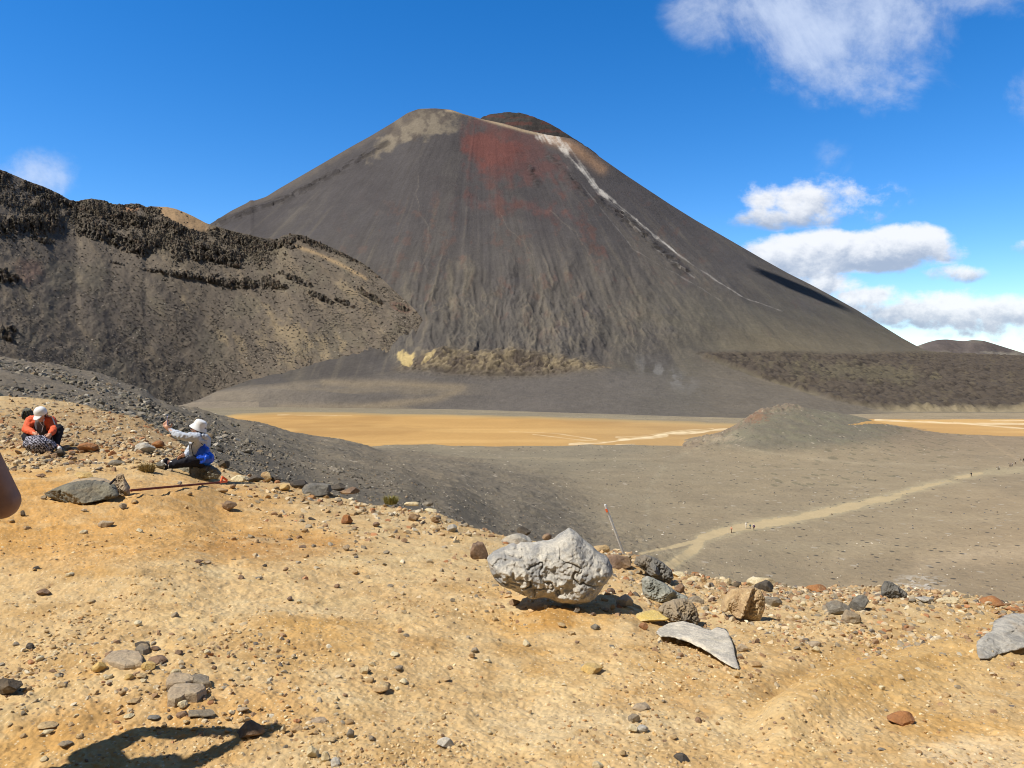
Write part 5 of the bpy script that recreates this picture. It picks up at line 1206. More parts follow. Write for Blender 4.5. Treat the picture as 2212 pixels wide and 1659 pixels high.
# half-buried cracked plates
def plate(r, pts, mat, label, th=0.03):
    W_ = [cast(*rp(r, *p)) for p in pts]; n = len(W_)
    cx = sum((w for w in W_), Vector()) / n
    rows = []
    for (k, dz) in ((1.0, -0.03), (1.0, th * 0.35), (0.97, th * 0.8), (0.9, th), (0.55, th * 1.12), (0.02, th * 1.08)):
        rows.append([(cx + (w - cx) * k) + Vector((0, 0, dz)) for w in W_])
    ns = 14; R2 = []
    for rw in rows:
        q = []
        for i in range(n):
            a, b = rw[i], rw[(i + 1) % n]
            q += [a.lerp(b, j / ns) for j in range(ns)]
        R2.append(q)
    P = np.array([[v[:] for v in q] for q in R2]); m = P.shape[1]
    nzv = fbm(P[..., 0] * 9, P[..., 1] * 9, 4, 400); P[..., 2] += 0.006 * nzv; P[..., 0] += 0.006 * fbm(P[..., 0] * 30, P[..., 1] * 30, 2, 401)
    P = P - np.array(cx[:])
    i = np.arange(len(R2) * m).reshape(len(R2), m); j = np.roll(i, -1, 1)
    me = np_mesh('rock_plate', P.reshape(-1, 3), np.stack([i[:-1], j[:-1], j[1:], i[1:]], -1).reshape(-1, 4))
    o = link('rock_plate', me, RM[mat], smooth=False); o.location = cx
    return tag(o, label, 'rock plate')
plate(4, [(1042, 665), (1035, 620), (1062, 588), (1130, 590), (1190, 605), (1215, 640), (1160, 660)], 'mauve', "upper grey brown plate of the cracked flat rock", 0.035)
plate(4, [(1205, 640), (1180, 608), (1250, 598), (1300, 610), (1312, 645), (1260, 655)], 'mottled', "small dark plate at the right of the cracked flat rock", 0.03)
plate(4, [(1040, 765), (1045, 685), (1090, 668), (1180, 665), (1285, 668), (1288, 700), (1225, 738), (1150, 742), (1090, 770)], 'mauve', "lower broad plate of the cracked flat rock", 0.04)
plate(4, [(700, 515), (640, 488), (690, 440), (780, 430), (870, 440), (895, 480), (885, 515), (840, 530), (780, 535)], 'mauve', "wide flat plate among the golden stones", 0.025)
plate(4, [(840, 425), (870, 395), (920, 395), (930, 425), (890, 440)], 'mottled', "small flat plate under the dark blocky stone", 0.025)
plate(2, [(870, 1200), (905, 1190), (940, 1205), (900, 1215)], 'tan', "thin tan flake on the sand below the big boulder", 0.012)
# ---- countable small stones scattered on the sand, each an object sharing one of a few shapes
SM = []
for k in range(10):
    P, Fc = rock_shape(500 + k, 3, 12, 0.05)
    SM.append(P * np.array([0.5, 0.42, 0.32]))
    SM[-1] = np_mesh('stone', SM[-1], Fc)
kinds = [('tan', 'tan', 0.52), ('cream', 'cream', 0.26), ('mottled', 'grey brown', 0.12), ('brown', 'dark brown', 0.10)]
rr_ = random.Random(8); kmesh = {}; usedlab = set()
placed = 0; tries = 0
named = [(rp(r, (x0 + x1) / 2, (y0 + y1) / 2), (x1 - x0) * REG[r][0] / 2, lb) for (r, x0, y0, x1, y1, _, lb) in RK if len(lb.split()) <= 9]
occupied = [n_[0] for n_ in named]
while placed < 120 and tries < 9000:
    tries += 1
    if rr_.random() < 0.5: x, y = rr_.uniform(0, 900), rr_.uniform(1290, 1655)
    else: x, y = rr_.uniform(20, 2190), rr_.uniform(1060, 1650)
    if y < np.interp(x, [p[0] for p in EY], [p[1] for p in EY]) + 25: continue
    if 1040 < x < 1340 and y < 1330: continue
    if 1400 < x < 1640 and 1320 < y < 1460: continue
    if any(abs(x - a) < 15 and abs(y - b) < 10 for a, b in occupied): continue
    (nx_, ny_), nw_, nl_ = min(named, key=lambda n_: math.hypot(n_[0][0] - x, (n_[0][1] - y) * 1.6))
    if math.hypot(nx_ - x, (ny_ - y) * 1.6) > 110 + nw_: continue
    dx_, dy_ = x - nx_, (y - ny_) * 1.6
    rel = ('left of' if dx_ < 0 else 'right of') if abs(dx_) > abs(dy_) else ('behind' if dy_ < 0 else 'in front of')
    h = cast(x, y)
    if h is None: continue
    u = rr_.random(); acc = 0
    for (mt, cn_, w_) in kinds:
        acc += w_
        if u <= acc: break
    lb = "small %s stone just %s the %s" % (cn_, rel, nl_)
    if (rel, nl_) in usedlab or len(lb.split()) > 16: continue
    usedlab.add((rel, nl_)); occupied.append((x, y))
    key = (mt, rr_.randrange(10))
    if key not in kmesh:
        me = SM[key[1]].copy(); me.materials.append(RM[mt]); kmesh[key] = me
    size = min(rr_.uniform(8, 17) * h.y / F, 0.10)
    o = bpy.data.objects.new('stone', kmesh[key]); COL.objects.link(o)
    o.scale = (size * rr_.uniform(.8, 1.3),) * 2 + (size * rr_.uniform(.8, 1.3),); o.rotation_euler = (rr_.uniform(-.3, .3), rr_.uniform(-.3, .3), rr_.uniform(0, 6.28))
    o.location = (h.x, h.y, h.z + size * 0.18)
    tag(o, lb, 'stone', 'small stones lying loose on the sand'); placed += 1
# ================================================================== SMALL THINGS
def join_caps(parts):
    """tapered capsules and ellipsoids as one overlapping shell"""
    Vs, Fs, off = [], [], 0
    for p in parts:
        if p[0] == 'c':
            _, a, ra, b, rb = p; a = np.array(a[:], float); b = np.array(b[:], float)
            ax = b - a; L = np.linalg.norm(ax)
            if L < 1e-6: ax = np.array([0, 0, 1.0]); L = 1e-6
            else: ax = ax / L
            t = np.array([1, 0, 0]) if abs(ax[0]) < 0.8 else np.array([0, 1, 0])
            e1 = np.cross(ax, t); e1 /= np.linalg.norm(e1); e2 = np.cross(ax, e1)
            rings = [(-ra * math.cos(q), ra * math.sin(q)) for q in np.linspace(0.25, math.pi / 2, 5)] + [(L + rb * math.sin(q), rb * math.cos(q)) for q in np.linspace(0, math.pi / 2 - 0.25, 5)]
            n = 16; P = []
            for (h_, r_) in rings:
                for k in range(n):
                    q = 2 * math.pi * k / n; P.append(a + ax * h_ + (e1 * math.cos(q) + e2 * math.sin(q)) * r_)
            P.append(a - ax * ra); P.append(b + ax * rb)
            m = len(rings); Fc = []
            for i in range(m - 1):
                for k in range(n):
                    k2 = (k + 1) % n; Fc += [(i * n + k, i * n + k2, (i + 1) * n + k2), (i * n + k, (i + 1) * n + k2, (i + 1) * n + k)]
            for k in range(n):
                k2 = (k + 1) % n; Fc += [(m * n, k2, k), (m * n + 1, (m - 1) * n + k, (m - 1) * n + k2)]
            P = np.array(P); Fc = np.array(Fc)
        else:
            _, c0, rad, eul = p
            bm = bmesh.new(); bmesh.ops.create_icosphere(bm, subdivisions=3, radius=1.0)
            from mathutils import Euler
            M = Euler(eul).to_matrix()
            P = np.array([(M @ Vector((v.co.x * rad[0], v.co.y * rad[1], v.co.z * rad[2])))[:] for v in bm.verts]) + np.array(c0[:])
            Fc = np.array([[v.index for v in f.verts] for f in bm.faces]); bm.free()
        Vs.append(P); Fs.append(Fc + off); off += len(P)
    return np.concatenate(Vs), np.concatenate(Fs)
def blob(name, parts, voxel, mat, parent, smooth=4, wrinkle=0.0, seed=0):
    V_, Fc = join_caps(parts)
    me = np_mesh(name, V_, Fc); tmp = bpy.data.objects.new('tmp', me); COL.objects.link(tmp)
    r = tmp.modifiers.new('r', 'REMESH'); r.mode = 'VOXEL'; r.voxel_size = voxel
    s = tmp.modifiers.new('s', 'SMOOTH'); s.factor = 0.5; s.iterations = smooth
    dg = bpy.context.evaluated_depsgraph_get(); dg.update()
    m2 = bpy.data.meshes.new_from_object(tmp.evaluated_get(dg)); m2.name = name
    bpy.data.objects.remove(tmp); bpy.data.meshes.remove(me)
    if wrinkle:
        P = np.empty(len(m2.vertices) * 3); m2.vertices.foreach_get('co', P); P = P.reshape(-1, 3)
        N = np.array([v.normal[:] for v in m2.vertices]); P += N * (wrinkle * (0.35 - np.abs(fbm3(P * 9 + seed, 3, seed, 0.55))))[:, None]
        m2.vertices.foreach_set('co', P.ravel())
    m2.materials.clear()
    return link(name, m2, mat, parent, smooth=True)
def lathe(name, prof, mat, parent, M, n=40, jag=0.0):
    """profile [(r,z)...] spun about z, then placed by matrix M"""
    P = np.array([[(r * math.cos(2 * math.pi * k / n), r * math.sin(2 * math.pi * k / n), z) for k in range(n)] for r, z in prof])
    P = P.reshape(-1, 3); P = P @ np.array(M.to_3x3()).T + np.array(M.translation)
    i = np.arange(len(prof) * n).reshape(len(prof), n); j = np.roll(i, -1, 1)
    me = np_mesh(name, P, np.stack([i[:-1], j[:-1], j[1:], i[1:]], -1).reshape(-1, 4))
    return link(name, me, mat, parent, smooth=True)
def tube(name, pts, r, mat, parent, n=8):
    V_, Fc = join_caps([('c', pts[i], r, pts[i + 1], r) for i in range(len(pts) - 1)])
    return link(name, np_mesh(name, V_, Fc), mat, parent, smooth=True)
def box(name, cx, half, mat, parent, M3=None, bev=0.15):
    bm = bmesh.new(); bmesh.ops.create_cube(bm, size=2.0)
    for v in bm.verts: v.co = Vector((v.co.x * half[0], v.co.y * half[1], v.co.z * half[2]))
    bmesh.ops.bevel(bm, geom=bm.edges[:], offset=min(half) * bev * 2, segments=3, affect='EDGES', profile=0.6)
    if M3 is not None: bmesh.ops.transform(bm, matrix=M3.to_4x4(), verts=bm.verts)
    bmesh.ops.translate(bm, vec=cx, verts=bm.verts)
    me = bpy.data.meshes.new(name); bm.to_mesh(me); bm.free()
    return link(name, me, mat, parent, smooth=False)
def hand(wr, d, side, palm_n, sc=1.0, curl=0.6):
    """palm, four unequal bent fingers and a thumb; d points to the fingertips, side to the thumb"""
    d = Vector(d).normalized(); nrm = Vector(palm_n).normalized(); sv = Vector(side).normalized()
    out = [('c', wr, 0.026 * sc, wr + d * 0.05 * sc, 0.030 * sc), ('c', wr + d * 0.03 * sc + sv * 0.018 * sc, 0.019 * sc, wr + d * 0.08 * sc + sv * 0.024 * sc, 0.015 * sc),
           ('c', wr + d * 0.03 * sc - sv * 0.018 * sc, 0.018 * sc, wr + d * 0.075 * sc - sv * 0.026 * sc, 0.014 * sc)]
    for k, (o_, L) in enumerate(((0.030, .070), (0.010, .080), (-0.011, .074), (-0.030, .058))):
        b0 = wr + d * 0.082 * sc + sv * o_ * sc; dir1 = (d + nrm * curl * 0.6 + sv * o_ * 3).normalized(); b1 = b0 + dir1 * L * 0.5 * sc
        dir2 = (d * (1 - curl) + nrm * (curl + .1)).normalized(); b2 = b1 + dir2 * L * 0.5 * sc
        out += [('c', b0, 0.0098 * sc, b1, 0.0090 * sc), ('c', b1, 0.0090 * sc, b2, 0.0072 * sc)]
    t0 = wr + d * 0.025 * sc + sv * 0.026 * sc; t1 = t0 + (d * 0.5 + sv * 0.8 + nrm * 0.3).normalized() * 0.036 * sc; t2 = t1 + (d * 0.8 + sv * 0.2 + nrm * 0.5).normalized() * 0.030 * sc
    out += [('c', t0, 0.014 * sc, t1, 0.0115 * sc), ('c', t1, 0.0115 * sc, t2, 0.0085 * sc)]
    return out
def head_parts(c0, fwd, sc=1.0):
    """skull, jaw, nose, ears, lips, brow around centre c0"""
    f = Vector(fwd).normalized(); up = Vector((0, 0, 1)); up = (up - f * up.dot(f)).normalized(); rt = f.cross(up)
    P = [('c', c0 + up * 0.025 * sc - f * 0.012 * sc, 0.084 * sc, c0 + up * 0.015 * sc + f * 0.018 * sc, 0.078 * sc), ('c', c0 - up * 0.045 * sc + f * 0.025 * sc, 0.058 * sc, c0 - up * 0.085 * sc + f * 0.050 * sc, 0.033 * sc),
         ('c', c0 + up * 0.005 * sc + f * 0.092 * sc, 0.009 * sc, c0 - up * 0.026 * sc + f * 0.108 * sc, 0.013 * sc),
         ('c', c0 - up * 0.056 * sc + f * 0.086 * sc + rt * 0.016 * sc, 0.009 * sc, c0 - up * 0.056 * sc + f * 0.086 * sc - rt * 0.016 * sc, 0.009 * sc),
         ('c', c0 + up * 0.022 * sc + f * 0.085 * sc + rt * 0.03 * sc, 0.011 * sc, c0 + up * 0.022 * sc + f * 0.085 * sc - rt * 0.03 * sc, 0.011 * sc)]
    for s in (-1, 1): P.append(('c', c0 + rt * 0.082 * s * sc + up * 0.012 * sc - f * 0.01 * sc, 0.013 * sc, c0 + rt * 0.080 * s * sc - up * 0.022 * sc, 0.010 * sc))
    return P, f, up, rt
def eyes(c0, f, up, rt, parent, sc=1.0):
    for s in (-1, 1):
        V_, Fc = join_caps([('e', c0 + rt * 0.031 * s * sc + f * 0.087 * sc + up * 0.002 * sc, (0.010 * sc,) * 3, (0, 0, 0))])
        link('eye', np_mesh('eye', V_, Fc), M_EYE, parent, smooth=True)
def orient(f, up, at):
    f = Vector(f).normalized(); up = Vector(up); up = (up - f * up.dot(f)).normalized(); rt = f.cross(up)
    return Matrix(((rt.x, f.x, up.x, at[0]), (rt.y, f.y, up.y, at[1]), (rt.z, f.z, up.z, at[2]), (0, 0, 0, 1)))
M_SKIN = flat_mat("skin", (0.62, 0.34, 0.23), 0.55, 0.10, 30, 0.1, 0.35)
M_SKIN2 = flat_mat("tanned_skin", (0.30, 0.145, 0.09), 0.5, 0.10, 30, 0.1, 0.35)
M_EYE = flat_mat("dark_eye", (0.03, 0.02, 0.02), 0.2)
M_HAIR = flat_mat("dark_hair", (0.035, 0.022, 0.016), 0.6, 0.3, 120, 0.3)
M_HOOD = flat_mat("pale_grey_jersey", (0.50, 0.54, 0.62), 0.9, 0.08, 25, 0.3, 0.15)
M_PINK = flat_mat("pink_lining", (0.70, 0.30, 0.28), 0.9, 0.1, 30)
M_BLACK = flat_mat("black_cloth", (0.018, 0.018, 0.026), 0.85, 0.25, 30, 0.3, 0.2)
M_ORANGE = flat_mat("coral_jacket", (0.78, 0.135, 0.055), 0.7, 0.08, 25, 0.3, 0.25)
M_WHITE = flat_mat("white_cloth", (0.80, 0.80, 0.80), 0.85, 0.04, 30, 0.1, 0.2)
M_GREY = flat_mat("grey_shirt", (0.16, 0.15, 0.16), 0.9, 0.15, 30)
M_BLUE = flat_mat("blue_nylon", (0.006, 0.085, 0.68), 0.35, 0.18, 14, 0.3, 0.5)
M_SOLE = flat_mat("white_sole", (0.72, 0.72, 0.70), 0.7, 0.06, 40)
M_LENS = flat_mat("dark_lens", (0.01, 0.01, 0.012), 0.1, 0.0, 10, 0, 0.6)
M_PHONE = flat_mat("lilac_phone_case", (0.50, 0.50, 0.78), 0.4, 0.05, 20, 0, 0.5)
M_GLASS = flat_mat("phone_glass", (0.02, 0.02, 0.025), 0.08, 0, 10, 0, 0.6)
M_PACK = flat_mat("charcoal_pack_cloth", (0.060, 0.064, 0.055), 0.85, 0.3, 18, 0.4)
M_PACKTOP = flat_mat("grey_pack_flap", (0.16, 0.165, 0.14), 0.85, 0.2, 18, 0.4)
mz = bpy.data.materials.new("zigzag_cloth"); mz.use_nodes = True; zb = NB(mz.node_tree)
zt = zb.n('ShaderNodeTexCoord'); zw = zb.n('ShaderNodeTexWave', wave_type='BANDS', bands_direction='DIAGONAL')
mz.node_tree.links.new(zt.outputs['Object'], zw.inputs['Vector'])
zw.inputs['Scale'].default_value = 11; zw.inputs['Distortion'].default_value = 9; zw.inputs['Detail'].default_value = 3; zw.inputs['Detail Scale'].default_value = 3.5
mz.node_tree.links.new(zb.mix(zb.rng(zw.outputs[1], 0.62, 0.72), (0.016, 0.016, 0.03), (0.46, 0.45, 0.55)), mz.node_tree.nodes['Principled BSDF'].inputs['Base Color'])
mz.node_tree.nodes['Principled BSDF'].inputs['Roughness'].default_value = 0.85
# ---------------- person in the pale grey hoodie, sitting on the smooth boulder, phone held out
Y2 = seat_Y + 0.12
def q2(cx, cy, dY=0.0): return P3(329.2 + 0.09259 * cx, 888.7 + 0.09259 * cy, Y2 + dY)
K = 0.09259 * Y2 / F          # metres per crop pixel
pr = empty('person', q2(1130, 1180)); tag(pr, "seated person in grey hoodie and white bucket hat, arm stretched out with a phone", 'person')
hc = q2(1075, 395); fw = Vector((-1, -0.12, 0.05))
hp, hf, hu, hr = head_parts(hc, fw, 1.0)
shN, elN, wrN = q2(1020, 610, -.17), q2(660, 575, -.24), q2(385, 425, -.20)
shF, elF, wrF = q2(1160, 640, .17), q2(900, 870, .24), q2(800, 1010, .12)
hipN, knN, anN = q2(1110, 1150, -.09), q2(760, 1195, -.30), q2(410, 1265, -.42)
hipF, knF, anF = q2(1110, 1140, .10), q2(740, 1130, .16), q2(440, 1225, .12)
waist, chest, neck = q2(1090, 960), q2(1110, 720), q2(1130, 560)
toeN, toeF = q2(285, 1160, -.46), q2(330, 1130, .10)
body = hp + [('c', neck - Vector((0, 0, .03)), .052, hc - hu * 0.05 - hf * 0.02, .048), ('c', waist, .12, chest, .13), ('c', hipN, .10, hipF, .10), ('c', shN, .055, shF, .055),
             ('c', shN, .050, elN, .040), ('c', elN, .040, wrN, .026), ('c', shF, .050, elF, .040), ('c', elF, .040, wrF, .026),
             ('c', hipN, .080, knN, .055), ('c', knN, .055, anN, .038), ('c', hipF, .080, knF, .055), ('c', knF, .055, anF, .038), ('c', anN, .036, toeN, .028), ('c', anF, .036, toeF, .028)]
body += hand(wrN, Vector((-.55, 0, .8)), Vector((.7, .2, .3)), Vector((.6, .3, .4)), 1.05, 0.75) + hand(wrF, Vector((-.9, -.1, -.3)), Vector((0, -.6, .5)), Vector((0, -.3, -1)), 1.0, 0.5)
blob('body', body, 0.0065, M_SKIN, pr, 2)
hd = [('c', waist - Vector((0, 0, .10)), .150, waist, .140), ('c', waist, .140, chest, .155), ('c', chest, .155, neck - Vector((0, 0, .04)), .085), ('c', shN, .078, shF, .078), ('c', chest, .14, shN, .075), ('c', chest, .14, shF, .075),
      ('c', shN, .075, elN, .060), ('c', elN, .060, wrN - (wrN - elN) * .06, .040), ('c', shF, .075, elF, .060), ('c', elF, .060, wrF, .042), ('e', q2(1010, 1130, 0), (.16, .17, .07), (0, 0, 0))]
hdo = blob('hoodie', hd, 0.010, M_HOOD, pr, 3, 0.030, 3)
blob('hood', [('c', q2(1230, 600, -.06), .050, q2(1270, 660, .07), .055), ('c', q2(1180, 575, -.09), .040, q2(1250, 640, -.02), .052), ('c', q2(1200, 590, .09), .04, q2(1270, 650, .02), .05)], 0.010, M_HOOD, hdo, 3, 0.02, 4)
blob('hood_lining', [('c', q2(1165, 555, -.07), .026, q2(1235, 585, -.03), .030), ('c', q2(1235, 585, -.03), .030, q2(1240, 580, .05), .028)], 0.008, M_PINK, hdo, 2)
blob('trousers', [('c', hipN, .118, hipF, .118), ('c', hipN, .100, knN, .072), ('c', knN, .072, anN, .052), ('c', hipF, .100, knF, .072), ('c', knF, .072, anF, .052), ('c', waist - Vector((0, 0, .12)), .125, q2(1110, 1130), .13)], 0.010, M_BLACK, pr, 3, 0.018, 5)
for (an, toe) in ((anN, toeN), (anF, toeF)):
    d = (toe - an).normalized(); heel = an + (an - knN).normalized() * 0.055
    blob('sock', [('c', an - (an - knN).normalized() * .02, .046, an + (an - knN).normalized() * .03, .046)], 0.008, M_WHITE, pr, 1)
    so = blob('shoe', [('c', heel, .043, toe, .036), ('c', an + (heel - an) * .6, .046, heel, .042)], 0.008, M_BLACK, pr, 2)
    blob('sole', [('c', heel + (heel - an).normalized() * .020, .034, toe + (heel - an).normalized() * .026, .030)], 0.008, M_SOLE, so, 2)
    blob('stripe', [('c', heel * .5 + toe * .5 + Vector((0, -.034, .012)), .010, heel * .5 + toe * .5 + Vector((.025, -.034, -.012)), .010)], 0.005, M_SOLE, so, 1)
blob('hair', [('e', hc - hf * .020 + hu * .020, (.093, .093, .088), (0, 0, 0)), ('c', hc - hf * .055 - hu * .02, .060, hc - hf * .065 - hu * .10, .040), ('c', hc - hf * .03 - hu * .01 - hr * .06, .035, hc - hf * .04 - hu * .09 - hr * .05, .022), ('c', hc - hf * .03 - hu * .01 + hr * .06, .035, hc - hf * .04 - hu * .09 + hr * .05, .022)], 0.008, M_HAIR, pr, 2)
eyes(hc, hf, hu, hr, pr)
gl = blob('sunglasses', [('c', hc + hf * .103 + hr * .050 + hu * .004, .013, hc + hf * .108 + hr * .018 + hu * .004, .014), ('c', hc + hf * .103 - hr * .050 + hu * .004, .013, hc + hf * .108 - hr * .018 + hu * .004, .014), ('c', hc + hf * .108 + hr * .02 + hu * .01, .005, hc + hf * .108 - hr * .02 + hu * .01, .005),
                         ('c', hc + hf * .098 - hr * .058 + hu * .01, .005, hc - hr * .088 + hu * .01, .005), ('c', hc + hf * .098 + hr * .058 + hu * .01, .005, hc + hr * .088 + hu * .01, .005)], 0.004, M_LENS, pr, 1)
Mh = orient(hf + Vector((0, 0, .42)), Vector((.4, 0, 1)), hc + hu * .034 - hf * .012)
lathe('bucket_hat', [(0.001, .098), (.040, .098), (.072, .094), (.084, .082), (.094, .045), (.100, .012), (.116, -.014), (.136, -.042), (.138, -.047), (.116, -.022), (.097, .004), (.090, .01)], M_WHITE, pr, Mh)
# blue drawstring bag on the back
bg_r = empty('drawstring_bag', q2(1200, 1230, -.02)); tag(bg_r, "shiny blue drawstring bag hanging on the back of the person in the grey hoodie", 'bag')
bd = -0.10
blob('bag_body', [('c', q2(1205, 830, bd), .020, q2(1200, 930, bd), .085), ('c', q2(1200, 930, bd), .085, q2(1185, 1080, bd), .125), ('c', q2(1120, 1110, bd), .105, q2(1260, 1100, bd), .110), ('c', q2(1090, 1170, bd), .055, q2(1290, 1170, bd), .06), ('c', q2(1070, 1195, bd - .03), .025, q2(1060, 1190, bd + .05), .025)], 0.009, M_BLUE, bg_r, 2, 0.022, 6)
blob('gathered_top', [('c', q2(1205, 790, bd), .024, q2(1203, 850, bd), .030)], 0.007, M_BLUE, bg_r, 1)
tube('strap', [q2(1205, 800, bd), q2(1020, 640, -.235), q2(905, 800, -.20), q2(935, 960, -.18), q2(1000, 1150, -.18)], 0.005, M_BLACK, bg_r)
tube('strap', [q2(1205, 800, bd + .03), q2(1190, 620, .12), q2(1080, 640, .24)], 0.005, M_BLACK, bg_r)
# phone in the outstretched hand
pc = q2(352, 232, -.185); Mp = orient(Vector((.95, .3, 0)), Vector((.18, 0, 1)), (0, 0, 0)).to_3x3()
ph_ = empty('phone', pc); tag(ph_, "lilac cased phone held up by the person in the grey hoodie", 'phone')
box('case', pc, (.036, .005, .074), M_PHONE, ph_, Mp, 0.4); box('screen', pc + Mp @ Vector((0, .0056, 0)), (.032, .001, .068), M_GLASS, ph_, Mp, 0.2)
# ---------------- person in the coral jacket, sitting with head bent over a bag
Y1 = cast(32.9 + .08597 * 650, 855.8 + .08597 * 1390).y + 0.35
def q1(cx, cy, dY=0.0): return P3(32.9 + 0.08597 * cx, 855.8 + 0.08597 * cy, Y1 + dY)
p1 = empty('person', q1(650, 1300)); tag(p1, "seated person in coral orange jacket and white cap, head bent over a patterned bag", 'person')
hc = q1(645, 455, -.12); hp, hf, hu, hr = head_parts(hc, Vector((.03, -.86, -.50)), 1.0)
sh = (q1(400, 600, .02), q1(900, 620, .02)); el = (q1(285, 830, -.12), q1(985, 840, -.12)); wr = (q1(500, 945, -.30), q1(880, 950, -.30))
hips = (q1(560, 1170, .22), q1(820, 1170, .22)); kn = (q1(300, 1010, -.12), q1(1085, 830, -.08)); an = (q1(420, 1290, -.25), q1(1010, 1230, -.22)); toe = (q1(330, 1320, -.40), q1(1110, 1320, -.42))
chest, waist, neck = q1(655, 740, .10), q1(680, 1010, .20), q1(650, 560, .0)
body = hp + [('c', neck, .052, hc - hu * .04, .05), ('c', chest, .14, waist, .13), ('c', sh[0], .055, sh[1], .055), ('c', hips[0], .11, hips[1], .11)]
for i in (0, 1):
    body += [('c', sh[i], .050, el[i], .040), ('c', el[i], .040, wr[i], .027), ('c', hips[i], .08, kn[i], .06), ('c', kn[i], .06, an[i], .04), ('c', an[i], .038, toe[i], .03)]
body += hand(wr[0], q1(620, 1010, -.36) - wr[0], Vector((0, -.2, 1)), Vector((.2, -.3, -1)), 1.0, 0.7) + hand(wr[1], q1(800, 1080, -.36) - wr[1], Vector((-.6, -.3, .6)), Vector((-.3, -.2, -1)), 1.0, 0.5)
blob('body', body, 0.0065, M_SKIN, p1, 2)
jk = [('c', sh[0], .078, sh[1], .078), ('c', sh[0] + Vector((.03, .02, -.02)), .085, q1(480, 1000, .18), .075), ('c', sh[1] + Vector((-.03, .02, -.02)), .085, q1(850, 1000, .18), .075), ('c', q1(480, 700, .16), .11, q1(830, 700, .16), .11), ('c', q1(520, 950, .27), .11, q1(800, 950, .27), .11)]
for i in (0, 1): jk += [('c', sh[i], .076, el[i], .064), ('c', el[i], .064, wr[i] - (wr[i] - el[i]) * .12, .040)]
jo = blob('jacket', jk, 0.010, M_ORANGE, p1, 3, 0.024, 7)
for k in range(3):
    o_ = Vector((.018 * k, -.004 * k, -.022 * k)); a = q1(800, 520, .0) + o_
    tube('stripe', [a + Vector((0, 0, .035)), q1(915, 560, -.03) + o_ * .8 + Vector((.0, 0, .035)), q1(985, 700, -.11) + o_ * .5], 0.0045, M_WHITE, jo)
blob('shirt', [('c', q1(640, 640, -.02), .085, q1(670, 930, .08), .12)], 0.010, M_GREY, p1, 2, 0.012, 8)
blob('collar', [('c', q1(600, 590, -.07), .028, q1(700, 600, -.07), .028)], 0.008, M_WHITE, p1, 2)
blob('trousers', [('c', hips[0], .125, hips[1], .125)] + sum([[('c', hips[i], .10, kn[i], .080), ('c', kn[i], .080, an[i], .055)] for i in (0, 1)], []), 0.010, M_BLACK, p1, 3, 0.02, 9)
tube('drawcord', [q1(595, 600, -.14), q1(650, 700, -.13), q1(700, 760, -.12), q1(670, 900, -.10)], 0.004, M_WHITE, p1)
tube('drawcord', [q1(715, 610, -.13), q1(725, 730, -.12), q1(675, 840, -.10)], 0.004, M_WHITE, p1)
for i in (0, 1):
    s_ = blob('shoe', [('c', an[i] + Vector((0, .03, -.035)), .042, toe[i], .036), ('c', an[i], .044, an[i] + Vector((0, 0, -.04)), .044)], 0.008, M_SOLE if i else M_BLACK, p1, 2)
    blob('sole', [('c', an[i] + Vector((0, .03, -.062)), .026, toe[i] + Vector((0, 0, -.026)), .024)], 0.007, M_SOLE, s_, 1)
    blob('ankle_band', [('c', an[i] + Vector((-.02, 0, .012)), .046, an[i] + Vector((.015, -.01, .0)), .046)], 0.008, M_BLACK, s_, 1)
blob('hair', [('e', hc - hf * .02 + hu * .01, (.092, .092, .088), (0, 0, 0)), ('c', hc - hf * .06 + hr * .02, .05, hc - hf * .09 - hu * .06, .035)], 0.008, M_HAIR, p1, 2)
eyes(hc, hf, hu, hr, p1)
cp = lathe('cap', [(.001, .100), (.035, .097), (.065, .084), (.086, .058), (.097, .022), (.099, -.012), (.095, -.012), (.092, .01)], M_WHITE, p1, orient(hf, hu, hc + hu * .028 - hf * .006))
bp_ = [hc + hu * .020 + hf * t + hr * s for t, s in ((.07, -.07), (.07, .07))]
blob('brim', [('c', hc + hu * .018 + hf * .085 - hr * .055, .011, hc + hu * .018 + hf * .085 + hr * .055, .011), ('c', hc + hu * .008 + hf * .135 - hr * .045, .010, hc + hu * .008 + hf * .135 + hr * .045, .010), ('c', hc + hu * .0 + hf * .165 - hr * .025, .009, hc + hu * .0 + hf * .165 + hr * .025, .009),
              ('c', hc + hu * .012 + hf * .11 - hr * .05, .012, hc + hu * .012 + hf * .11 + hr * .05, .012), ('c', hc + hu * .004 + hf * .15 - hr * .03, .011, hc + hu * .004 + hf * .15 + hr * .03, .011)], 0.005, M_WHITE, cp, 2)
bag = blob('patterned_bag', [('c', q1(370, 1170, -.44), .10, q1(620, 1200, -.46), .135), ('c', q1(620, 1200, -.46), .135, q1(820, 1250, -.44), .11), ('c', q1(330, 1110, -.42), .05, q1(560, 1090, -.42), .07), ('c', q1(700, 1310, -.46), .08, q1(430, 1280, -.46), .06)], 0.010, mz, None, 3, 0.045, 10)
tag(bag, "black bag with white zigzag pattern in front of the person in orange", 'bag')
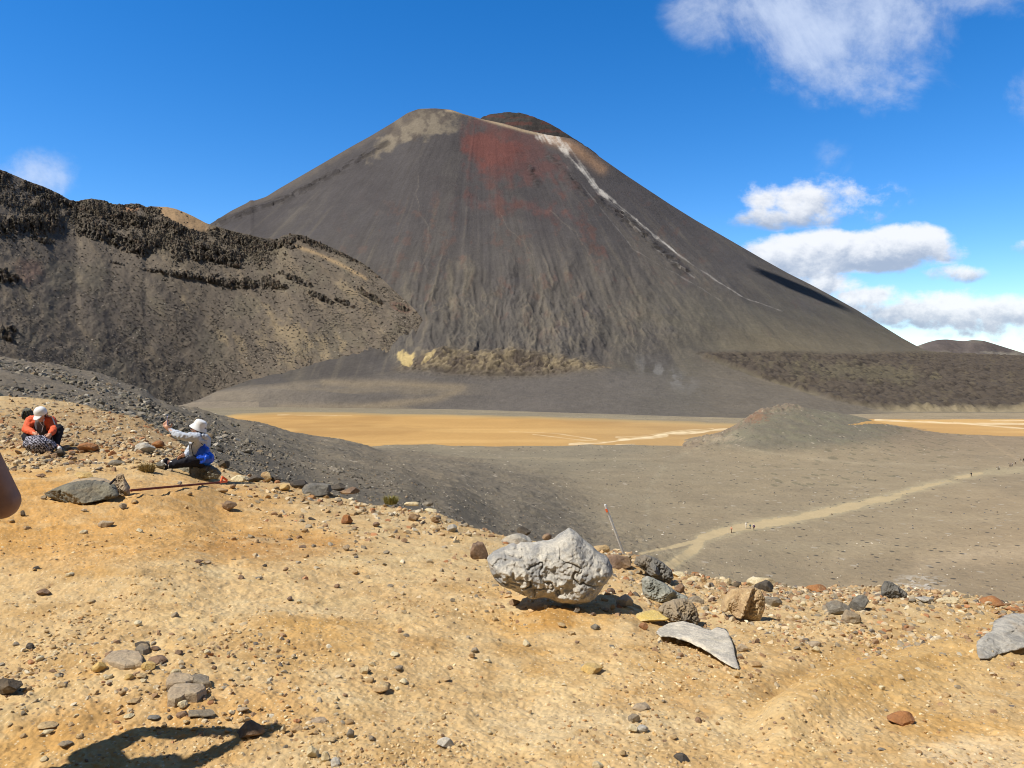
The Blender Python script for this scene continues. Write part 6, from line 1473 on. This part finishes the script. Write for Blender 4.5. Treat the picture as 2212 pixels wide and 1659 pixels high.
# charcoal rucksack standing behind
pk = cast(60, 907); rk_ = empty('backpack', pk); tag(rk_, "charcoal rucksack standing on the gravel behind the person in orange", 'backpack')
u_ = pk.y / F
blob('pack_body', [('c', pk + Vector((-6 * u_, 0, 7 * u_)), 6.5 * u_, pk + Vector((-5 * u_, 0, 15 * u_)), 6.5 * u_), ('c', pk + Vector((5 * u_, 0, 7 * u_)), 6.5 * u_, pk + Vector((4 * u_, 0, 15 * u_)), 6.5 * u_)], 0.012, M_PACK, rk_, 2, 0.03, 11)
blob('lid', [('c', pk + Vector((-4 * u_, -.01, 20 * u_)), 5.0 * u_, pk + Vector((4 * u_, -.01, 20 * u_)), 5.2 * u_), ('c', pk + Vector((-1 * u_, -.03, 23 * u_)), 3.0 * u_, pk + Vector((1 * u_, -.03, 23 * u_)), 3.0 * u_)], 0.012, M_PACKTOP, rk_, 2, 0.03, 12)
tube('strap', [pk + Vector((-7 * u_, -6.6 * u_, 4 * u_)), pk + Vector((-6 * u_, -7.2 * u_, 12 * u_)), pk + Vector((-3 * u_, -6.5 * u_, 19 * u_))], 0.012, M_BLACK, rk_)
tube('strap', [pk + Vector((5 * u_, -6.6 * u_, 4 * u_)), pk + Vector((5 * u_, -7.2 * u_, 12 * u_)), pk + Vector((3 * u_, -6.5 * u_, 19 * u_))], 0.012, M_BLACK, rk_)
# ---------------- a standing figure: joints given, clothes over one continuous body
def standing(base, face, H, arms, mats, label, vox=0.012, hat=None, pack=None, stride=0.0, group=None, sleeves=True, legs_bare=False, hands=True):
    b = Vector(base); f = Vector((math.cos(face), math.sin(face), 0)); rt = f.cross(Vector((0, 0, 1))); k = H / 1.75
    r_ = empty('person', b); tag(r_, label, 'person', group)
    Z = lambda h, s=0.0, ff=0.0: b + Vector((0, 0, h * k)) + rt * s * k + f * ff * k
    hc = Z(1.63); hp, hf, hu, hr = head_parts(hc, f, k)
    shs = [Z(1.42, -.18), Z(1.42, .18)]; hip = [Z(.92, -.09), Z(.92, .09)]; kn = [Z(.50, -.10, stride * .5 + .03), Z(.50, .10, -stride * .35 + .03)]; an = [Z(.08, -.11, stride * .5 - .02), Z(.08, .11, -stride * .6 - .02)]
    toe = [a + f * .15 * k + Vector((0, 0, -.045 * k)) for a in an]
    if arms is None: arms = [(Z(1.15, -.27, -.03 - stride * .2), Z(.90, -.28, .10 - stride * .3)), (Z(1.15, .27, -.03 + stride * .2), Z(.90, .28, .10 + stride * .3))]
    else: shs = [Vector(arms[0][0]), Vector(arms[1][0])]; arms = [(Vector(a[1]), Vector(a[2])) for a in arms]
    body = hp + [('c', Z(1.44), .052 * k, Z(1.56), .05 * k), ('c', Z(1.0), .12 * k, Z(1.28), .135 * k), ('c', shs[0], .055 * k, shs[1], .055 * k), ('c', hip[0], .10 * k, hip[1], .10 * k)]
    for i in (0, 1):
        body += [('c', shs[i], .050 * k, arms[i][0], .041 * k), ('c', arms[i][0], .042 * k, arms[i][1], .027 * k), ('c', hip[i], .085 * k, kn[i], .058 * k), ('c', kn[i], .058 * k, an[i], .040 * k), ('c', an[i] + f * -.03 * k + Vector((0, 0, -.035 * k)), .036 * k, toe[i], .030 * k)]
        d = (arms[i][1] - arms[i][0]).normalized()
        if hands: body += hand(arms[i][1], d, (f if abs(d.z) > .7 else Vector((0, 0, 1))), (-rt if i else rt), k, 0.6)
        else: body += [('c', arms[i][1], .03 * k, arms[i][1] + d * .12 * k, .022 * k)]
    blob('body', body, vox, mats['skin'], r_, 2)
    top = [('c', Z(.98), .145 * k, Z(1.28), .155 * k), ('c', Z(1.28), .155 * k, Z(1.42), .09 * k), ('c', shs[0], .076 * k, shs[1], .076 * k)]
    for i in (0, 1):
        e, w = arms[i]
        if sleeves: top += [('c', shs[i], .072 * k, e, .056 * k), ('c', e, .056 * k, w - (w - e) * .1, .040 * k)]
        else: top += [('c', shs[i], .074 * k, shs[i].lerp(e, .42), .062 * k)]
    blob('top', top, vox * 1.2, mats['top'], r_, 3, 0.012, 3)
    lg = [('c', hip[0], .125 * k, hip[1], .125 * k)]
    for i in (0, 1): lg += [('c', hip[i], .105 * k, kn[i], .075 * k)] + ([] if legs_bare else [('c', kn[i], .075 * k, an[i], .055 * k)])
    blob('trousers', lg, vox * 1.2, mats['legs'], r_, 3)
    for i in (0, 1): blob('shoe', [('c', an[i] + Vector((0, 0, -.03 * k)) - f * .03 * k, .046 * k, toe[i], .038 * k)], vox, mats['shoes'], r_, 1)
    blob('hair', [('e', hc - hf * .02 * k + hu * .022 * k, (.093 * k,) * 3, (0, 0, 0)), ('c', hc - hf * .05 * k, .06 * k, hc - hf * .06 * k - hu * .06 * k, .04 * k)], vox, mats['hair'], r_, 1)
    if hands: eyes(hc, hf, hu, hr, r_, k)
    if hat: lathe('hat', [(.001, .10 * k), (.07 * k, .095 * k), (.10 * k, .02 * k), (.16 * k, .0), (.16 * k, -.008), (.095 * k, .005)], mats['hat'], r_, orient(hf, hu, hc + hu * .03 * k), 20)
    if pack:
        bk = blob('backpack', [('c', Z(1.05, -.07, -.20), .11 * k, Z(1.36, -.06, -.20), .10 * k), ('c', Z(1.05, .07, -.20), .11 * k, Z(1.36, .06, -.20), .10 * k)], vox * 1.2, mats['pack'], r_, 2)
    return r_
MC = {n: flat_mat(n + "_cloth", c, 0.85, 0.12, 20) for n, c in dict(navy=(.02, .03, .07), black=(.015, .015, .02), cream=(.70, .66, .58), peach=(.70, .34, .22), plum=(.10, .05, .12), khaki=(.22, .18, .11), red=(.45, .06, .05), grey=(.2, .2, .21), brown=(.15, .09, .06), sky=(.25, .38, .60), teal=(.03, .12, .14)).items()}
GZ = lambda x, y: ground_z(x, y)
# bare-armed person just outside the left edge: only the elbow is in the picture
E = P3(1, 1083, 1.80); S0 = E + Vector((-.075, -.09, .27)); Hn = Vector((-1.56, 2.02, -.10)); bx_, by_ = S0.x - .20, S0.y - .02
gz = GZ(bx_, by_) or -1.57
standing((bx_, by_, gz), math.radians(90), (S0.z - gz) / 1.42 * 1.75, [((bx_ - .19, by_, S0.z), (bx_ - .26, by_ + .16, S0.z - .26), (bx_ - .02, Hn.y - .05, Hn.z)), (S0, E, Hn)],
         dict(skin=M_SKIN2, top=MC['navy'], legs=MC['grey'], shoes=MC['brown'], hair=M_HAIR), "bare armed person at the left edge of the frame, only the brown elbow showing", vox=0.009, sleeves=False)
ph2 = empty('phone', Hn + Vector((-.03, .09, .07))); tag(ph2, "black phone held up by the bare armed person at the left edge", 'phone')
box('case', ph2.location, (.038, .006, .075), MC['black'], ph2, None, 0.4); box('screen', ph2.location + Vector((0, -.0066, 0)), (.034, .001, .069), M_GLASS, ph2, None, 0.2)
# person further left, out of the frame, whose raised arms throw the looped shadow on the sand
SX, SY = -0.12, 0.16
g0 = GZ(-2.5, 2.4) or -1.57
hz_ = g0 + 1.47; fa = math.radians(48)
standing((-2.36 + SX, 2.27 + SY, g0), fa, 1.72, [((-2.48 + SX, 2.42 + SY, g0 + 1.38), (-2.22 + SX, 2.66 + SY, g0 + 1.16), (-2.02 + SX, 2.58 + SY, hz_ - .05)), ((-2.22 + SX, 2.16 + SY, g0 + 1.38), (-2.02 + SX, 2.30 + SY, g0 + 1.14), (-1.97 + SX, 2.51 + SY, hz_ - .05))],
         dict(skin=M_SKIN, top=MC['teal'], legs=MC['black'], shoes=MC['grey'], hair=M_HAIR), "person out of frame at the left with both arms raised, casting the looped shadow", vox=0.012)
ph3 = empty('phone', (-1.97 + SX, 2.58 + SY, hz_ + .09)); tag(ph3, "phone raised by the person casting the looped shadow", 'phone')
box('case', ph3.location, (.042, .006, .082), MC['black'], ph3, Matrix.Rotation(fa - math.radians(90), 3, 'Z'), 0.4); box('screen', Vector(ph3.location) + Matrix.Rotation(fa - math.radians(90), 3, 'Z') @ Vector((0, -.0066, 0)), (.037, .001, .076), M_GLASS, ph3, Matrix.Rotation(fa - math.radians(90), 3, 'Z'), 0.2)
# ---------------- hikers down on the crater floor
HK = [(1580.0, 1151, 'peach', 'brown', None, None, 'brown', "hiker in a peach top walking alone ahead of three others on the path", -2.6),
      (1611.5, 1142, 'cream', 'cream', 'cream', 'navy', 'grey', "hiker all in white with a white hat, leftmost of the three together", -2.6),
      (1620.5, 1143, 'teal', 'black', None, None, 'brown', "small dark clad hiker in the middle of the three together", -2.8),
      (1628.5, 1146, 'plum', 'black', 'cream', 'plum', 'grey', "hiker in plum with a white hat and pack, rightmost of the three together", -2.4),
      (2098.0, 1029, 'black', 'black', None, 'grey', 'black', "dark clad hiker alone at the bend of the path on the right", -2.4),
      (2153.5, 1014.5, 'black', 'cream', None, None, 'black', "shorter hiker of the pair at the path's far right end", 2.8),
      (2158.0, 1015, 'navy', 'black', None, 'cream', 'black', "taller hiker with a white pack of the pair at the path's far right end", 2.4),
      (2182.0, 1008, 'plum', 'black', None, None, 'black', "hiker in plum left of another with a white bag near the right edge", 2.6),
      (2186.5, 1007.5, 'plum', 'navy', None, 'cream', 'black', "hiker with a white bag between two dark ones near the right edge", 2.4),
      (2193.7, 1005, 'brown', 'khaki', 'cream', None, 'black', "hiker in brown with a pale cap standing near the right edge", 2.0),
      (2205.0, 998, 'khaki', 'cream', None, None, 'black', "hiker with pale trousers close to the right edge", 1.8),
      (2211.0, 997.5, 'black', 'black', None, None, 'black', "dark hiker half cut by the right edge of the frame", 1.8)]
for (x, y, t_, l_, h_, pk_, s_, lb, fc) in HK:
    g = cast(x, y, T_bas)
    if g is None: continue
    standing(g, fc, 1.74 if 'small' not in lb and 'shorter' not in lb else 1.5, None, dict(skin=M_SKIN, top=MC[t_], legs=MC[l_], shoes=MC[s_], hair=M_HAIR, hat=MC[h_ or 'cream'], pack=MC[pk_ or 'black']), lb, vox=0.028, hat=h_, pack=pk_, stride=0.35, group='hikers on the crater floor', hands=False)
# ---------------- marker pole, rusty rod, twig, tussocks
M_STEEL = flat_mat("galvanised_steel", (0.62, 0.64, 0.66), 0.5, 0.08, 20, 0, 0.5, 0.15); M_TAG = flat_mat("orange_tag", (0.85, 0.16, 0.05), 0.6)
M_RUST = flat_mat("rusty_iron", (0.20, 0.055, 0.030), 0.85, 0.35, 60, 0.4)
yp_ = cast(1347, 1202); yp_ = (yp_.y if yp_ else 8.6) + 0.15
a0, a1 = P3(*rp(2, 1322, 575), yp_), P3(*rp(2, 1173, 180), yp_ - .05)
mp_ = empty('marker_pole', a0); tag(mp_, "thin steel marker pole leaning left on the brink behind the big boulder", 'marker pole')
tube('pole', [a0 - (a1 - a0).normalized() * .12, a1], 0.0135, M_STEEL, mp_)
dp = (a1 - a0).normalized(); tg = P3(*rp(2, 1187, 220), yp_ - .045)
box('tag', tg + Vector((-.006, -.013, 0)), (.012, .004, .020), M_TAG, mp_, orient(Vector((0, 1, 0)), dp, (0, 0, 0)).to_3x3(), .3)
r0, r1 = cast(*rp(1, 1140, 1022)), cast(*rp(1, 1975, 936))
rod = empty('iron_rod', r0); tag(rod, "rusty iron rod with an orange painted tip lying on the ochre sand", 'rod')
lift = max((ground_z(*(r0.lerp(r1, k / 40).xy)) or -9) - r0.lerp(r1, k / 40).z for k in range(41)); up3 = Vector((0, 0, .016))
r0 = r0 + Vector((0, 0, lift)); r1 = r1 + Vector((0, 0, lift)); tube('shaft', [r0 + up3, r0.lerp(r1, .90) + up3 * 1.6], 0.014, M_RUST, rod); tube('painted_tip', [r0.lerp(r1, .90) + up3 * 1.6, r1 + up3 * 2.0], 0.015, M_TAG, rod)
tube('flag', [r0.lerp(r1, .92) + up3 * 2, r0.lerp(r1, .94) + Vector((0, 0, .10)), r0.lerp(r1, .97) + Vector((.03, 0, .055))], 0.016, M_TAG, rod)
tw = tube('twig', [P3(*rp(1, 962, 896), gsY + .12), P3(*rp(1, 1000, 856), gsY + .16)], 0.012, M_BLACK, None); tag(tw, "short black stick lying on the low dark grey slab", 'stick')
M_GRASS = flat_mat("dry_grass", (0.36, 0.27, 0.12), 0.9, 0.35, 60); M_GRASS2 = flat_mat("green_brown_grass", (0.28, 0.25, 0.08), 0.9, 0.35, 60)
def tussock(x0, y0, x1, y1, mat, label, n, seed):
    g = cast((x0 + x1) / 2, y1 - 2) or P3((x0 + x1) / 2, y1, 11.0)
    u = g.y / F; W_ = (x1 - x0) * u / 2; H = (y1 - y0) * u; r = random.Random(seed); V_, Fc = [], []
    for _ in range(n):
        a = r.uniform(0, 6.28); rad = W_ * .55 * math.sqrt(r.random()); bx = rad * math.cos(a); by = rad * math.sin(a) * .8; lean = r.uniform(.2, 1.0)
        h = H * r.uniform(.3, 1.15) * (1 - .55 * rad / W_); w = r.uniform(.003, .007); ox, oy = math.cos(a) * lean * W_ * .6, math.sin(a) * lean * W_ * .6; t = r.uniform(0, 6.28); dx, dy = math.cos(t) * w, math.sin(t) * w
        k = len(V_)
        V_ += [(bx - dx, by - dy, -.01), (bx + dx, by + dy, -.01), (bx + ox * .4 + dx * .8, by + oy * .4 + dy * .8, h * .65), (bx + ox * .4 - dx * .8, by + oy * .4 - dy * .8, h * .65), (bx + ox + dx * .2, by + oy + dy * .2, h * (1 - .25 * lean)), (bx + ox - dx * .2, by + oy - dy * .2, h * (1 - .25 * lean))]
        Fc += [(k, k + 1, k + 2, k + 3), (k + 3, k + 2, k + 4, k + 5)]
    o = link('tussock', np_mesh('tussock', V_, Fc), mat); o.location = g + Vector((0, W_ * .4, 0)); return tag(o, label, 'tussock')
tussock(*rp(1, 1165, 705), *rp(1, 1362, 805), M_GRASS, "dry brown tussock left of the seated person's shoes", 420, 1)
tussock(*rp(7, 1100, 545), *rp(7, 1215, 602), M_GRASS2, "greenish tussock with pale seed heads on the brink", 320, 2)
